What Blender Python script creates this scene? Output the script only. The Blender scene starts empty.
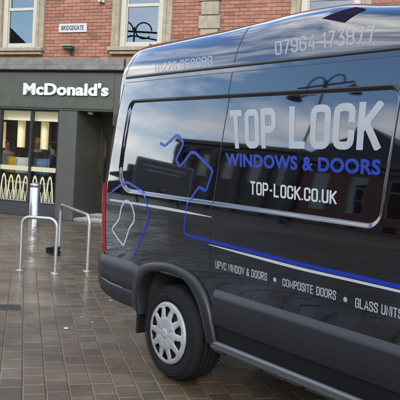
import bpy, bmesh, math, random
import numpy as np
from mathutils import Vector, Matrix
random.seed(7); RNG = np.random.RandomState(5)
scene = bpy.context.scene
COL = scene.collection
R = math.radians

# ------------------------------------------------------------------ camera
FPX, YAW, PITCH, ROLL = 692.28, 0.92522, -0.06245, 0.05899
CAM = np.array([4.0576, -2.7953, 1.6317])
_f = np.array([-math.sin(YAW)*math.cos(PITCH), math.cos(YAW)*math.cos(PITCH), math.sin(PITCH)])
_r = np.cross(_f, [0, 0, 1]); _r /= np.linalg.norm(_r); _u = np.cross(_r, _f)
CR = math.cos(ROLL)*_r + math.sin(ROLL)*_u
CU = -math.sin(ROLL)*_r + math.cos(ROLL)*_u
camd = bpy.data.cameras.new('camera'); cam = bpy.data.objects.new('camera', camd); COL.objects.link(cam)
camd.sensor_width = 36; camd.lens = FPX/400*36; camd.clip_start = .05; camd.clip_end = 3000
cam.matrix_world = Matrix(((CR[0], CU[0], -_f[0], CAM[0]), (CR[1], CU[1], -_f[1], CAM[1]), (CR[2], CU[2], -_f[2], CAM[2]), (0, 0, 0, 1)))
scene.camera = cam

def hit(px, py, n, c):                       # photo pixel -> point on the plane n.P = c
    d = (px-200)/FPX*CR + (200-py)/FPX*CU + _f
    n = np.array(n, float); t = (c - CAM@n)/(d@n)
    return CAM + t*d
def proj(P):
    q = np.asarray(P, float) - CAM; z = q@_f
    return 200+FPX*(q@CR)/z, 200-FPX*(q@CU)/z, z

# ------------------------------------------------------------------ world, sun, exposure
SUN_EL, SUN_DIR = R(26), Vector((.75, -.66, 0)).normalized()
world = bpy.data.worlds.new('World'); scene.world = world; world.use_nodes = True
wn = world.node_tree.nodes; wl = world.node_tree.links; wn.clear()
out = wn.new('ShaderNodeOutputWorld'); bg = wn.new('ShaderNodeBackground'); bg.inputs['Strength'].default_value = .15
sky = wn.new('ShaderNodeTexSky'); sky.sky_type = 'NISHITA'; sky.sun_disc = False
sky.sun_elevation = SUN_EL; sky.sun_rotation = math.atan2(SUN_DIR.x, SUN_DIR.y); sky.dust_density = .35; sky.ozone_density = 2.0; sky.air_density = 1.1
tc = wn.new('ShaderNodeTexCoord'); mp = wn.new('ShaderNodeMapping'); mp.inputs['Scale'].default_value = (1, 1, 2.6); mp.inputs['Location'].default_value = (0, 5.2, 0)
ns = wn.new('ShaderNodeTexNoise'); ns.inputs['Scale'].default_value = 2.1; ns.inputs['Detail'].default_value = 7; ns.inputs['Roughness'].default_value = .55
rp = wn.new('ShaderNodeValToRGB'); rp.color_ramp.elements[0].position = .45; rp.color_ramp.elements[1].position = .62
ns2 = wn.new('ShaderNodeTexNoise'); ns2.inputs['Scale'].default_value = 3.4; ns2.inputs['Detail'].default_value = 5
cr2 = wn.new('ShaderNodeValToRGB'); cr2.color_ramp.elements[0].color = (8.0, 8.0, 8.3, 1); cr2.color_ramp.elements[1].color = (17, 16.3, 15.3, 1)
cr2.color_ramp.elements[0].position = .35; cr2.color_ramp.elements[1].position = .68
mx = wn.new('ShaderNodeMixRGB')
wl.new(tc.outputs['Generated'], mp.inputs['Vector']); wl.new(mp.outputs['Vector'], ns.inputs['Vector']); wl.new(mp.outputs['Vector'], ns2.inputs['Vector'])
wl.new(ns.outputs['Fac'], rp.inputs['Fac']); wl.new(ns2.outputs['Fac'], cr2.inputs['Fac'])
tint = wn.new('ShaderNodeMixRGB'); tint.blend_type = 'MULTIPLY'; tint.inputs[0].default_value = 1; tint.inputs[2].default_value = (1.5, 1.66, 1.88, 1); wl.new(sky.outputs['Color'], tint.inputs[1])
wl.new(rp.outputs['Color'], mx.inputs['Fac']); wl.new(tint.outputs[0], mx.inputs['Color1']); wl.new(cr2.outputs['Color'], mx.inputs['Color2'])
wl.new(mx.outputs['Color'], bg.inputs['Color']); wl.new(bg.outputs['Background'], out.inputs['Surface'])
sund = bpy.data.lights.new('sun', 'SUN'); sund.energy = 1.0; sund.angle = R(14); sund.color = (1, .93, .84)
sun = bpy.data.objects.new('sun', sund); COL.objects.link(sun)
sd = Vector((SUN_DIR.x*math.cos(SUN_EL), SUN_DIR.y*math.cos(SUN_EL), math.sin(SUN_EL)))
sun.rotation_euler = sd.to_track_quat('Z', 'Y').to_euler(); sun.location = (0, -10, 12)
vs = scene.view_settings; vs.view_transform = 'Standard'; vs.look = 'None'; vs.exposure = 1.48; vs.gamma = 1

# ------------------------------------------------------------------ materials
MATS = {}
ALB = .62                                       # base colours cut so the sky reflections read brighter against them
KEEP = ('black_paint', 'lit_lampshade', 'cream_bulkhead_glow', 'galvanised_steel', 'lamp_reflector')
def mat(name, col, rough=.6, metal=0, spec=.5, noise=0, nscale=20, bump=0, bscale=60, coat=0, coatr=.05, objrand=0, attr=False, ior=None, emit=None, col2=None, rnoise=0):
    if name in MATS: return MATS[name]
    m = bpy.data.materials.new(name); m.use_nodes = True; MATS[name] = m
    if name not in KEEP: col = tuple(c*ALB for c in col)
    nt = m.node_tree; N = nt.nodes; L = nt.links; b = N['Principled BSDF']
    b.inputs['Base Color'].default_value = (*col, 1); b.inputs['Roughness'].default_value = rough; b.inputs['Metallic'].default_value = metal
    b.inputs['Specular IOR Level'].default_value = spec; b.inputs['Coat Weight'].default_value = coat; b.inputs['Coat Roughness'].default_value = coatr
    if ior: b.inputs['IOR'].default_value = ior
    if emit: b.inputs['Emission Color'].default_value = (*emit[:3], 1); b.inputs['Emission Strength'].default_value = emit[3]
    tcn = N.new('ShaderNodeTexCoord'); src = None
    if attr:
        a = N.new('ShaderNodeAttribute'); a.attribute_name = 'tone'; src = a.outputs['Color']
        mm = N.new('ShaderNodeMixRGB'); mm.blend_type = 'MULTIPLY'; mm.inputs[0].default_value = 1; mm.inputs[1].default_value = (*col, 1); L.new(src, mm.inputs[2]); src = mm.outputs[0]
    if objrand:
        oi = N.new('ShaderNodeObjectInfo'); ra = N.new('ShaderNodeValToRGB')
        lo = tuple(c*(1-objrand) for c in col); hi = tuple(c*(1+objrand) for c in (col2 or col))
        ra.color_ramp.elements[0].color = (*lo, 1); ra.color_ramp.elements[1].color = (*hi, 1); L.new(oi.outputs['Random'], ra.inputs[0]); src = ra.outputs[0]
    if noise:
        n = N.new('ShaderNodeTexNoise'); n.inputs['Scale'].default_value = nscale; n.inputs['Detail'].default_value = 8; n.inputs['Roughness'].default_value = .65
        L.new(tcn.outputs['Object'], n.inputs['Vector'])
        r = N.new('ShaderNodeMapRange'); r.inputs[1].default_value = .3; r.inputs[2].default_value = .7; r.inputs[3].default_value = 1-noise; r.inputs[4].default_value = 1+noise; L.new(n.outputs['Fac'], r.inputs[0])
        mm = N.new('ShaderNodeMixRGB'); mm.blend_type = 'MULTIPLY'; mm.inputs[0].default_value = 1
        if src: L.new(src, mm.inputs[1])
        else: mm.inputs[1].default_value = (*col, 1)
        L.new(r.outputs[0], mm.inputs[2]); src = mm.outputs[0]
    if src: L.new(src, b.inputs['Base Color'])
    if rnoise:
        n = N.new('ShaderNodeTexNoise'); n.inputs['Scale'].default_value = 3; n.inputs['Detail'].default_value = 6; L.new(tcn.outputs['Object'], n.inputs['Vector'])
        r = N.new('ShaderNodeMapRange'); r.inputs[1].default_value = .35; r.inputs[2].default_value = .65; r.inputs[3].default_value = max(.02, rough-rnoise); r.inputs[4].default_value = rough+rnoise
        L.new(n.outputs['Fac'], r.inputs[0]); L.new(r.outputs[0], b.inputs['Roughness'])
    if bump:
        n = N.new('ShaderNodeTexNoise'); n.inputs['Scale'].default_value = bscale; n.inputs['Detail'].default_value = 6; L.new(tcn.outputs['Object'], n.inputs['Vector'])
        bp = N.new('ShaderNodeBump'); bp.inputs['Strength'].default_value = bump; bp.inputs['Distance'].default_value = .01; L.new(n.outputs['Fac'], bp.inputs['Height']); L.new(bp.outputs[0], b.inputs['Normal'])
    return m

def glass_mat(name, refl_ior, tint, rough=0.0):
    m = bpy.data.materials.new(name); m.use_nodes = True; nt = m.node_tree; N = nt.nodes; L = nt.links; N.clear()
    o = N.new('ShaderNodeOutputMaterial'); mixn = N.new('ShaderNodeMixShader'); fr = N.new('ShaderNodeFresnel'); fr.inputs[0].default_value = refl_ior
    t = N.new('ShaderNodeBsdfTransparent'); t.inputs[0].default_value = (*tint, 1); g = N.new('ShaderNodeBsdfGlossy'); g.inputs['Roughness'].default_value = rough
    L.new(fr.outputs[0], mixn.inputs[0]); L.new(t.outputs[0], mixn.inputs[1]); L.new(g.outputs[0], mixn.inputs[2]); L.new(mixn.outputs[0], o.inputs[0]); MATS[name] = m; return m

def wet_paver(name, objrand):
    """damp concrete block: grey brown body, patchy film of water"""
    m = bpy.data.materials.new(name); m.use_nodes = True; nt = m.node_tree; N = nt.nodes; L = nt.links; b = N['Principled BSDF']
    geo = N.new('ShaderNodeNewGeometry'); ra = N.new('ShaderNodeValToRGB'); e = ra.color_ramp.elements
    e[0].color = (.042, .030, .0165, 1); e[1].color = (.074, .053, .0285, 1)
    k = ra.color_ramp.elements.new(.45); k.color = (.054, .0385, .0215, 1); k = ra.color_ramp.elements.new(.75); k.color = (.062, .0425, .0215, 1)
    if objrand: oi = N.new('ShaderNodeObjectInfo'); L.new(oi.outputs['Random'], ra.inputs[0])
    else:
        a = N.new('ShaderNodeAttribute'); a.attribute_name = 'tone'; L.new(a.outputs['Fac'], ra.inputs[0])
    def noise(sc, det, rgh=.6):
        n = N.new('ShaderNodeTexNoise'); n.inputs['Scale'].default_value = sc; n.inputs['Detail'].default_value = det; n.inputs['Roughness'].default_value = rgh; L.new(geo.outputs['Position'], n.inputs['Vector']); return n.outputs['Fac']
    def rng(s, a0, a1, b0, b1):
        r = N.new('ShaderNodeMapRange'); r.inputs[1].default_value = a0; r.inputs[2].default_value = a1; r.inputs[3].default_value = b0; r.inputs[4].default_value = b1; L.new(s, r.inputs[0]); return r.outputs[0]
    fine = noise(55, 8, .7); big = noise(.9, 4)
    m1 = N.new('ShaderNodeMixRGB'); m1.blend_type = 'MULTIPLY'; m1.inputs[0].default_value = 1; L.new(ra.outputs[0], m1.inputs[1]); L.new(rng(fine, .3, .7, .62, 1.38), m1.inputs[2])
    m2 = N.new('ShaderNodeMixRGB'); m2.blend_type = 'MULTIPLY'; m2.inputs[0].default_value = 1; L.new(m1.outputs[0], m2.inputs[1]); L.new(rng(big, .35, .65, .62, 1.28), m2.inputs[2])
    L.new(m2.outputs[0], b.inputs['Base Color'])
    L.new(rng(noise(2.3, 5), .36, .66, .30, .62), b.inputs['Roughness'])
    L.new(rng(noise(1.7, 6), .40, .58, .15, .85), b.inputs['Coat Weight']); b.inputs['Coat Roughness'].default_value = .18; b.inputs['Coat IOR'].default_value = 1.33
    bp = N.new('ShaderNodeBump'); bp.inputs['Strength'].default_value = .55; bp.inputs['Distance'].default_value = .006; L.new(noise(38, 7, .65), bp.inputs['Height']); L.new(bp.outputs[0], b.inputs['Normal'])
    bc = N.new('ShaderNodeBump'); bc.inputs['Strength'].default_value = .25; bc.inputs['Distance'].default_value = .006; L.new(noise(14, 5), bc.inputs['Height']); L.new(bc.outputs[0], b.inputs['Coat Normal'])
    MATS[name] = m; return m

paver_m = wet_paver('damp_paver', True); paver_s = wet_paver('damp_paver_far', False)
joint_m = mat('sandy_joint', (.12, .094, .062), .6, noise=.4, nscale=9, bump=.4, bscale=80)
ground_m = mat('far_paving', (.11, .092, .066), .4, noise=.3, nscale=3, rnoise=.15)
paint = mat('black_paint', (.0008, .0009, .0016), .03, spec=.5, ior=1.64, coat=.3, coatr=.02)
plastic = mat('grey_plastic', (.0085, .0092, .0108), .45, spec=.30, noise=.08, nscale=30, bump=.08, bscale=500)
plastic_d = mat('black_plastic', (.005, .005, .0055), .6, spec=.2)
rubber = mat('tyre_rubber', (.0065, .0065, .007), .8, spec=.15, bump=.15, bscale=120, noise=.25, nscale=14)
silver = mat('silver_trim', (.27, .27, .265), .5, metal=.2, noise=.22, nscale=9)
steel = mat('galvanised_steel', (.27, .265, .25), .32, metal=.85, noise=.12, nscale=30, rnoise=.08)
dark = mat('black_void', (.006, .006, .006), .9)
gapm = mat('panel_gap', (.004, .004, .005), .6)
sillm = mat('sill_trim', (.11, .113, .12), .32, metal=.5)
red_l = mat('red_lens', (.22, .007, .011), .10, coat=.6)
red_d = mat('dark_red_lens', (.16, .006, .010), .1, coat=.6)
v_grey = mat('silver_vinyl', (.27, .285, .295), .35, noise=.06, nscale=12, spec=.22)
v_white = mat('white_vinyl', (.36, .37, .38), .35, spec=.22)
v_blue = mat('blue_vinyl', (.007, .026, .24), .3, spec=.22)
v_pale = mat('pale_roof_vinyl', (.215, .225, .24), .4, spec=.22)
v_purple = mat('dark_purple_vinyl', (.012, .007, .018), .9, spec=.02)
autoglass = glass_mat('tinted_glass', 1.6, (.12, .13, .14))
chrome = mat('lamp_reflector', (.8, .8, .8), .1, metal=1)
# building
brick_m = mat('red_brick', (.315, .125, .070), .78, attr=True, noise=.22, nscale=25, bump=.4, bscale=70)
mortar = mat('mortar', (.20, .115, .078), .9, noise=.25, nscale=18)
stone = mat('sandstone', (.30, .24, .155), .75, noise=.3, nscale=5, bump=.35, bscale=40)
stone_g = mat('weathered_stone', (.155, .138, .12), .8, noise=.4, nscale=4, bump=.4, bscale=30)
cream = mat('cream_paint', (.47, .42, .32), .4, noise=.06, nscale=8)
fasc = mat('olive_fascia', (.062, .063, .041), .42, noise=.07, nscale=2, rnoise=.08)
olive_d = mat('olive_panel', (.062, .062, .050), .45, noise=.1, nscale=3)
shopdark = mat('charcoal_panel', (.035, .036, .034), .4, noise=.15, nscale=6)
framem = mat('dark_frame', (.022, .024, .02), .35)
white_l = mat('white_letters', (.66, .66, .64), .3)
sign_w = mat('sign_enamel', (.48, .465, .42), .35, noise=.08, nscale=10)
sign_b = mat('sign_black', (.02, .02, .02), .4)
cream_v = mat('cream_vinyl', (.50, .455, .29), .45)
upglass = glass_mat('window_glass', 2.1, (.55, .58, .58)); shopglass = glass_mat('shop_glass', 1.45, (.86, .9, .88))
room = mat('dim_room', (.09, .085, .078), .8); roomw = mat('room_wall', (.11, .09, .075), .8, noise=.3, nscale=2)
lampm = mat('lit_lampshade', (.8, .66, .42), .6, emit=(1, .66, .32, .09)); bulk = mat('cream_bulkhead_glow', (.66, .60, .44), .6, emit=(1, .86, .55, .085))
verdigris = mat('verdigris_metal', (.12, .2, .15), .5); ribm = mat('pale_ribbing', (.55, .54, .50), .5)

# ------------------------------------------------------------------ mesh helpers
class MB:
    def __init__(s): s.v = []; s.f = []; s.m = []; s.sm = []
    def add(s, vs, fs, mi=0, smooth=False):
        o = len(s.v); s.v += [tuple(map(float, a)) for a in vs]
        for f in fs: s.f.append(tuple(i+o for i in f)); s.m.append(mi); s.sm.append(smooth)
        return s
    def box(s, a, b, mi=0, bev=0):
        x0, y0, z0 = a; x1, y1, z1 = b
        if bev:
            bm = bmesh.new(); bmesh.ops.create_cube(bm, size=1, matrix=Matrix.Translation(((x0+x1)/2, (y0+y1)/2, (z0+z1)/2)) @ Matrix.Diagonal((x1-x0, y1-y0, z1-z0, 1)))
            bmesh.ops.bevel(bm, geom=bm.edges[:], offset=bev, segments=1, affect='EDGES'); bm.verts.index_update()
            s.add([v.co for v in bm.verts], [[v.index for v in f.verts] for f in bm.faces], mi); bm.free(); return s
        return s.add([(x0, y0, z0), (x1, y0, z0), (x1, y1, z0), (x0, y1, z0), (x0, y0, z1), (x1, y0, z1), (x1, y1, z1), (x0, y1, z1)],
                     [(3, 2, 1, 0), (4, 5, 6, 7), (0, 1, 5, 4), (1, 2, 6, 5), (2, 3, 7, 6), (3, 0, 4, 7)], mi)
    def grid(s, P, mi=0, smooth=True, closed=False, flip=False):
        n = len(P); k = len(P[0]); vs = [q for row in P for q in row]; fs = []
        for i in range(n-1):
            for j in range(k if closed else k-1):
                a = i*k+j; b = i*k+(j+1) % k; f = (a, b, b+k, a+k); fs.append(f[::-1] if flip else f)
        return s.add(vs, fs, mi, smooth)
    def tube(s, pts, r, seg=10, mi=0, cap=True):
        pts = [Vector(q) for q in pts]; rows = []; up = None
        for i, q in enumerate(pts):
            t = (pts[min(i+1, len(pts)-1)] - pts[max(i-1, 0)]).normalized()
            if up is None: up = t.orthogonal().normalized()
            up = (up - t*up.dot(t)).normalized(); w = t.cross(up); rr = r[i] if isinstance(r, (list, tuple)) else r
            rows.append([q + up*math.cos(a)*rr + w*math.sin(a)*rr for a in [2*math.pi*k/seg for k in range(seg)]])
        s.grid(rows, mi, True, True)
        if cap: s.add(rows[0], [tuple(range(seg))[::-1]], mi); s.add(rows[-1], [tuple(range(seg))], mi)
        return s
    def lathe(s, prof, c=(0, 0, 0), axis='z', seg=24, mi=0, smooth=True):
        rows = []
        for r_, h in prof:
            row = []
            for k in range(seg):
                a = 2*math.pi*k/seg
                if axis == 'z': row.append((c[0]+r_*math.cos(a), c[1]+r_*math.sin(a), c[2]+h))
                else: row.append((c[0]+r_*math.cos(a), c[1]+h, c[2]+r_*math.sin(a)))
            rows.append(row)
        return s.grid(rows, mi, smooth, True, flip=(axis == 'y'))
    def build(s, name, mats, parent=None, off=(0, 0, 0), loc=None):
        me = bpy.data.meshes.new(name); o = Vector(off)
        me.from_pydata([Vector(a)-o for a in s.v], [], s.f)
        for m in (mats if isinstance(mats, (list, tuple)) else [mats]): me.materials.append(m)
        me.polygons.foreach_set('material_index', s.m); me.polygons.foreach_set('use_smooth', s.sm); me.update()
        ob = bpy.data.objects.new(name, me); COL.objects.link(ob); ob.parent = parent
        if loc: ob.location = loc
        return ob
def tag(o, label=None, cat=None, group=None, kind=None):
    if label: o['label'] = label
    if cat: o['category'] = cat
    if group: o['group'] = group
    if kind: o['kind'] = kind
    return o
def empty(name, loc, rz=0, parent=None):
    o = bpy.data.objects.new(name, None); COL.objects.link(o); o.location = loc; o.rotation_euler = (0, 0, rz); o.parent = parent; o.empty_display_size = .2; return o
def copy_tree(o, parent=None):
    c = o.copy(); COL.objects.link(c); c.parent = parent
    for ch in list(o.children): copy_tree(ch, c)
    return c
def text_mesh(body, bold=.0, extrude=0, shear=0, spacing=1.0, small=None):
    """flat lettering from the built-in font, scaled to the unit box; returns (verts, faces)"""
    cu = bpy.data.curves.new('txt', 'FONT'); cu.body = body; cu.offset = bold; cu.extrude = extrude; cu.shear = shear; cu.space_character = spacing; cu.resolution_u = 4
    if small:
        cu.small_caps_scale = small
        for i, ch in enumerate(body):
            if i: cu.body_format[i].use_small_caps = True
    ob = bpy.data.objects.new('txt', cu); COL.objects.link(ob); dg = bpy.context.evaluated_depsgraph_get(); me = bpy.data.meshes.new_from_object(ob.evaluated_get(dg))
    bm = bmesh.new(); bm.from_mesh(me); bmesh.ops.remove_doubles(bm, verts=bm.verts[:], dist=1e-5)
    xs = [v.co.x for v in bm.verts]; ys = [v.co.y for v in bm.verts]; x0, x1, y0, y1 = min(xs), max(xs), min(ys), max(ys)
    for v in bm.verts: v.co.x = (v.co.x-x0)/(x1-x0); v.co.y = (v.co.y-y0)/(y1-y0)
    bpy.data.objects.remove(ob); bpy.data.curves.remove(cu); bpy.data.meshes.remove(me)
    return bm
def bm_out(bm, fn, mb, mi=0):
    bm.verts.index_update(); mb.add([fn(v.co) for v in bm.verts], [[v.index for v in f.verts] for f in bm.faces], mi); bm.free()

# ================================================================== SETTING: the ground
TH = R(30)
BU = np.array([math.cos(TH), math.sin(TH), 0]); BN = np.array([-math.sin(TH), math.cos(TH), 0]); P0 = np.array([-10.6475, 4.1549, 0])
def bloc(P): P = np.asarray(P, float); return float((P-P0)@BU), float((P-P0)@BN), float(P[2])      # world -> facade frame
g = MB().add([(-400, -400, -.03), (400, -400, -.03), (400, 400, -.03), (-400, 400, -.03)], [(0, 1, 2, 3)]).build('ground', ground_m); tag(g, kind='structure')
D = np.array([-.92265, .38564, 0]); E_ = np.array([.38564, .92265, 0])          # along / across the paving courses
def pv(a, c, z=0): q = D*a + E_*c; return (q[0], q[1], z)
base = MB().add([pv(-9, -9, -.008), pv(-9, 9, -.008), pv(17, 9, -.008), pv(17, -9, -.008)], [(0, 1, 2, 3)][::-1]).build('pavement', joint_m)
tag(base, kind='structure')
PA, PC, BOUND = .22, .155, 4.52
pav = []                                        # (along centre, across centre, length, width, angle class)
nc = 52
for i in range(-nc, nc):
    c = (i+.5)*PC - .815 + PC/2*0
    if abs(c) > 7.5: continue
    shift = RNG.rand()*PA
    a = -8.5 + shift
    while a < BOUND-.02:
        ln = PA*(.86+.3*RNG.rand()); a1 = min(a+ln, BOUND)
        if a1-a > .06: pav.append(((a+a1)/2, c, a1-a, PC, 0))
        a = a1
a = BOUND
while a < 15:
    w = .155; c = -8 + RNG.rand()*PA
    while c < 8.2:
        ln = PA*(.9+.22*RNG.rand()); pav.append((a+w/2, c+ln/2, w, ln, 1)); c += ln
    a += w
rank = []
for k, q in enumerate(pav):
    P = pv(q[0], q[1]); s_, d_, _ = bloc(P)
    x, y, z = proj(P)
    inside = z > .3 and -8 < x < 408 and y < 412
    hid = (P[1] > .25 and -1.0 < P[0] < 5) or (P[1] > .3 + max(0, (-1.0-P[0]))*0.95)
    rank.append((0 if (inside and not hid) else 1, z, k))
rank.sort(); single = {k for _, _, k in rank[:300]}
def paver_geo(mb, L, W, zt=None, tilt=(0, 0), jit=.0):
    g_ = .0035; b = .005; h = -.02
    l, w = L/2-g_, W/2-g_
    def co(x, y, z): return (x, y, z + tilt[0]*x + tilt[1]*y)
    j = lambda: RNG.uniform(-jit, jit)
    o = [(-l+j(), -w+j()), (l+j(), -w+j()), (l+j(), w+j()), (-l+j(), w+j())]
    i_ = [(x-math.copysign(b, x), y-math.copysign(b, y)) for x, y in o]
    return [co(x, y, 0) for x, y in i_]+[co(x, y, -b*.7) for x, y in o]+[co(x, y, h) for x, y in o], [(0, 1, 2, 3)]+[(4+k, 4+(k+1) % 4, (k+1) % 4, k) for k in range(4)]+[(8+k, 8+(k+1) % 4, 4+(k+1) % 4, 4+k) for k in range(4)]
ang = math.atan2(D[1], D[0])
protos = []
for k in range(12):
    vs_, fs_ = paver_geo(None, 1, 1)
    protos.append(None)
meshes = {}
def one_paver(q):
    key = (round(q[2]/.012), q[4], RNG.randint(3))
    if key not in meshes:
        L_, W_ = (round(q[2]/.012)*.012, q[3]) if q[4] == 0 else (q[2], q[3])
        v_, f_ = paver_geo(None, L_, W_, jit=.002)
        me = bpy.data.meshes.new('paver'); me.from_pydata(v_, [], f_); me.materials.append(paver_m); me.update(); meshes[key] = me
    o = bpy.data.objects.new('paver', meshes[key]); COL.objects.link(o); o.parent = base
    P = pv(q[0], q[1], RNG.uniform(-.0025, .0015)); o.location = P; o.rotation_euler = (RNG.uniform(-.009, .009), RNG.uniform(-.009, .009), ang+RNG.uniform(-.006, .006))
far = MB(); tones = []
ca, sa = math.cos(ang), math.sin(ang)
for k, q in enumerate(pav):
    P = pv(q[0], q[1]); s_, d_, _ = bloc(P)
    if d_ > -.1 and (s_ < .6 or d_ > .25): continue
    if k in single: one_paver(q); continue
    v_, f_ = paver_geo(None, q[2], q[3], tilt=(RNG.uniform(-.012, .012), RNG.uniform(-.012, .012)), jit=.002)
    dz = RNG.uniform(-.003, .0015)
    far.add([(P[0]+x*ca-y*sa, P[1]+x*sa+y*ca, z+dz) for x, y, z in v_], f_); tones += [RNG.rand()]*len(v_)
fo = far.build('far_pavers', paver_s, base); fo['kind'] = 'stuff'
at = fo.data.attributes.new('tone', 'FLOAT', 'POINT'); at.data.foreach_set('value', tones)

# ================================================================== THE VAN  (world X = van's forward, near flank at Y = 0)
VO = Vector((1.55, 1.03, 0)); WID = 2.06
van = empty('panel_van', VO); tag(van, 'black long-roof panel van with silver and blue window company lettering on its side', 'van')
def vb(mb, name, m, parent=None, label=None):
    o = mb.build(name, m, parent or van, VO)
    if label: o['label'] = label
    return o
KZ = np.array([.34, .42, .55, .78, .95, 1.15, 1.28, 1.45, 1.75, 2.05, 2.22, 2.27, 2.34, 2.41, 2.475, 2.525, 2.56, 2.583, 2.60, 2.608, 2.61])
KY = np.array([.075, .05, .03, .022, .012, .003, .000, .014, .046, .088, .115, .124, .144, .176, .214, .258, .315, .395, .55, .80, 1.03])
def hermite(t, X, Y):
    d = np.diff(Y)/np.diff(X); m = np.zeros(len(X)); m[0] = d[0]; m[-1] = d[-1]
    for i in range(1, len(X)-1): m[i] = 0 if d[i-1]*d[i] <= 0 else 2*d[i-1]*d[i]/(d[i-1]+d[i])
    i = np.clip(np.searchsorted(X, t)-1, 0, len(X)-2); h = X[i+1]-X[i]; s = (t-X[i])/h
    return (2*s**3-3*s**2+1)*Y[i]+(s**3-2*s**2+s)*h*m[i]+(-2*s**3+3*s**2)*Y[i+1]+(s**3-s**2)*h*m[i+1]
LEN = np.concatenate([[0], np.cumsum(np.hypot(np.diff(KZ), np.diff(KY)))])
def prof(l): return float(hermite(l, LEN, KY)), float(hermite(l, LEN, KZ))
_l = np.linspace(0, LEN[-1], 1500); _pz = np.array([prof(a)[1] for a in _l]); _py = np.array([prof(a)[0] for a in _l])
def sstep(a, b, t): t = min(1, max(0, (t-a)/(b-a))); return t*t*(3-2*t)
XT_Z = [.3, .78, 1.39, 1.9, 2.1, 2.3, 2.46, 2.61]; XT_X = [-1.04, -1.075, -1.09, -1.08, -1.07, -1.06, -1.045, -1.02]
def xtail(z): return float(np.interp(z, XT_Z, XT_X))
ROOF_X = [-1.1, 0, .5, .9, 1.15, 1.5, 1.9, 2.25, 3]; ROOF_D = [-.03, -.02, 0, .018, .014, -.035, -.085, -.12, -.16]
def roofd(x): return float(hermite(np.clip(x, -1.1, 2.9), np.array(ROOF_X), np.array(ROOF_D)))
WX0, WX1, WZ0, WZ1 = -.80, 1.85, 1.318, 2.045
def recess(x, z):
    # signed distance to the pressed window panel's rounded outline
    cx, cz = (WX0+WX1)/2, (WZ0+WZ1)/2; r_ = .22 if (z < cz and x < cx) else (.09 if z < cz else .07)
    qx = abs(x-cx)-(WX1-WX0)/2+r_; qz = abs(z-cz)-(WZ1-WZ0)/2+r_
    sd_ = math.hypot(max(qx, 0), max(qz, 0))+min(max(qx, qz), 0)-r_
    wb_ = .025
    w = wb_ if z < 1.55 else (wb_+(.015-wb_)*sstep(1.55, 1.8, z)); dep = .016
    return dep*sstep(0, w, -sd_)
def tailround(x, z, Rr=.13):
    d = x-xtail(z); Rr = .13-.07*sstep(1.9, 2.35, z)
    if d >= Rr: return 0
    d = max(d, 0); return Rr - math.sqrt(max(0, Rr*Rr-(Rr-d)**2))
def yside(x, z, rec=True):
    y = float(np.interp(z, _pz, _py)); taper = .02*max(0, (.2-x)/1.3)**2
    return y + taper + (recess(x, z) if rec else 0) + tailround(x, z)
def lift(x, z): return z if z < 2.26 else 2.26+(z-2.26)*(1+roofd(x)/.35-.05*max(0, (-.85-x)/.2)**2)
def unlift(x, z): return z if z < 2.26 else 2.26+(z-2.26)/(1+roofd(x)/.35-.05*max(0, (-.85-x)/.2)**2)
def on_side(px, py):
    """photo pixel -> (x, unlifted z) where its ray first meets the near flank"""
    def g(y): P = hit(px, py, (0, 1, 0), y); z = unlift(P[0], P[2]); return y-yside(P[0], z), float(P[0]), float(z)
    a = -.03; best = None; y = a; prev = a
    while y < .5:
        v = g(y)
        if best is None or v[0] > best[0]: best = v
        if v[0] >= 0: break
        prev = y; y += .01
    if v[0] < 0: return best[1], best[2]
    lo, hi = prev, y
    for _ in range(24):
        m_ = (lo+hi)/2
        if g(m_)[0] >= 0: hi = m_
        else: lo = m_
    return g(hi)[1:]
def S(x, z, o=0.0):
    """point on the near flank, o metres proud of it"""
    y = yside(x, z); e = .004
    ny = Vector((yside(x+e, z)-yside(x-e, z), 0, 0)).x/(2*e); nz = (yside(x, z+e)-yside(x, z-e))/(2*e)
    n = Vector((ny, -1, nz)).normalized()
    return (x+n.x*o, y+n.y*o, lift(x, z)+n.z*o)

# ---- body shell, both flanks and roof in one sheet
XF = 2.28
cols = sorted(set([.13*(1-math.cos(a*math.pi/2/12)) for a in range(13)] + list(np.arange(.14, .205, .0135)) + list(np.arange(.206, .56, .0045)) + list(np.arange(.562, 2.83, .0135)) + list(np.arange(2.832, 2.985, .0045)) + list(np.arange(2.99, 3.33, .0135)) + [3.36]))
lz = [0]
while lz[-1] < LEN[-1]:
    z = prof(lz[-1])[1]; lz.append(lz[-1] + (.005 if 1.29 < z < 1.58 else .0035 if 1.96 < z < 2.06 else .0125 if z < 2.25 else .012 if z < 2.5 else .05))
lz[-1] = LEN[-1]
body = MB(); rows = []
for l in lz:
    y0, z0 = prof(l); xt = xtail(z0); row = []
    for c in cols:
        x = xt + c/3.36*(XF-xt); y = y0 + .02*max(0, (.2-x)/1.3)**2 + tailround(x, z0) + (recess(x, z0) if z0 < 2.2 else 0)
        row.append((x, min(y, 1.03), lift(x, z0)))
    rows.append(row)
AC, AZ, AR = .045, .40, .435                       # rear wheel arch
def inarch(x, z): return ((x-AC)/.445)**4 + (max(0, z-.3)/.475)**3.2 < 1 and z < .80
def shell(rows, mirror):
    P = [[(x, WID-y if mirror else y, z) for x, y, z in r_] for r_ in rows]; k = len(P[0]); vs_ = [q for r_ in P for q in r_]; fs_ = []
    for i in range(len(P)-1):
        for j in range(k-1):
            a = i*k+j; x, _, z = rows[i][j]; x2, _, z2 = rows[i+1][j+1]
            if inarch((x+x2)/2, (z+z2)/2) or ((x+x2)/2 < -.36 and z < .56): continue
            f = (a, a+1, a+1+k, a+k); fs_.append(f[::-1] if mirror else f)
    body.add(vs_, fs_, 0, True)
shell(rows, False); shell(rows, True)
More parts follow.
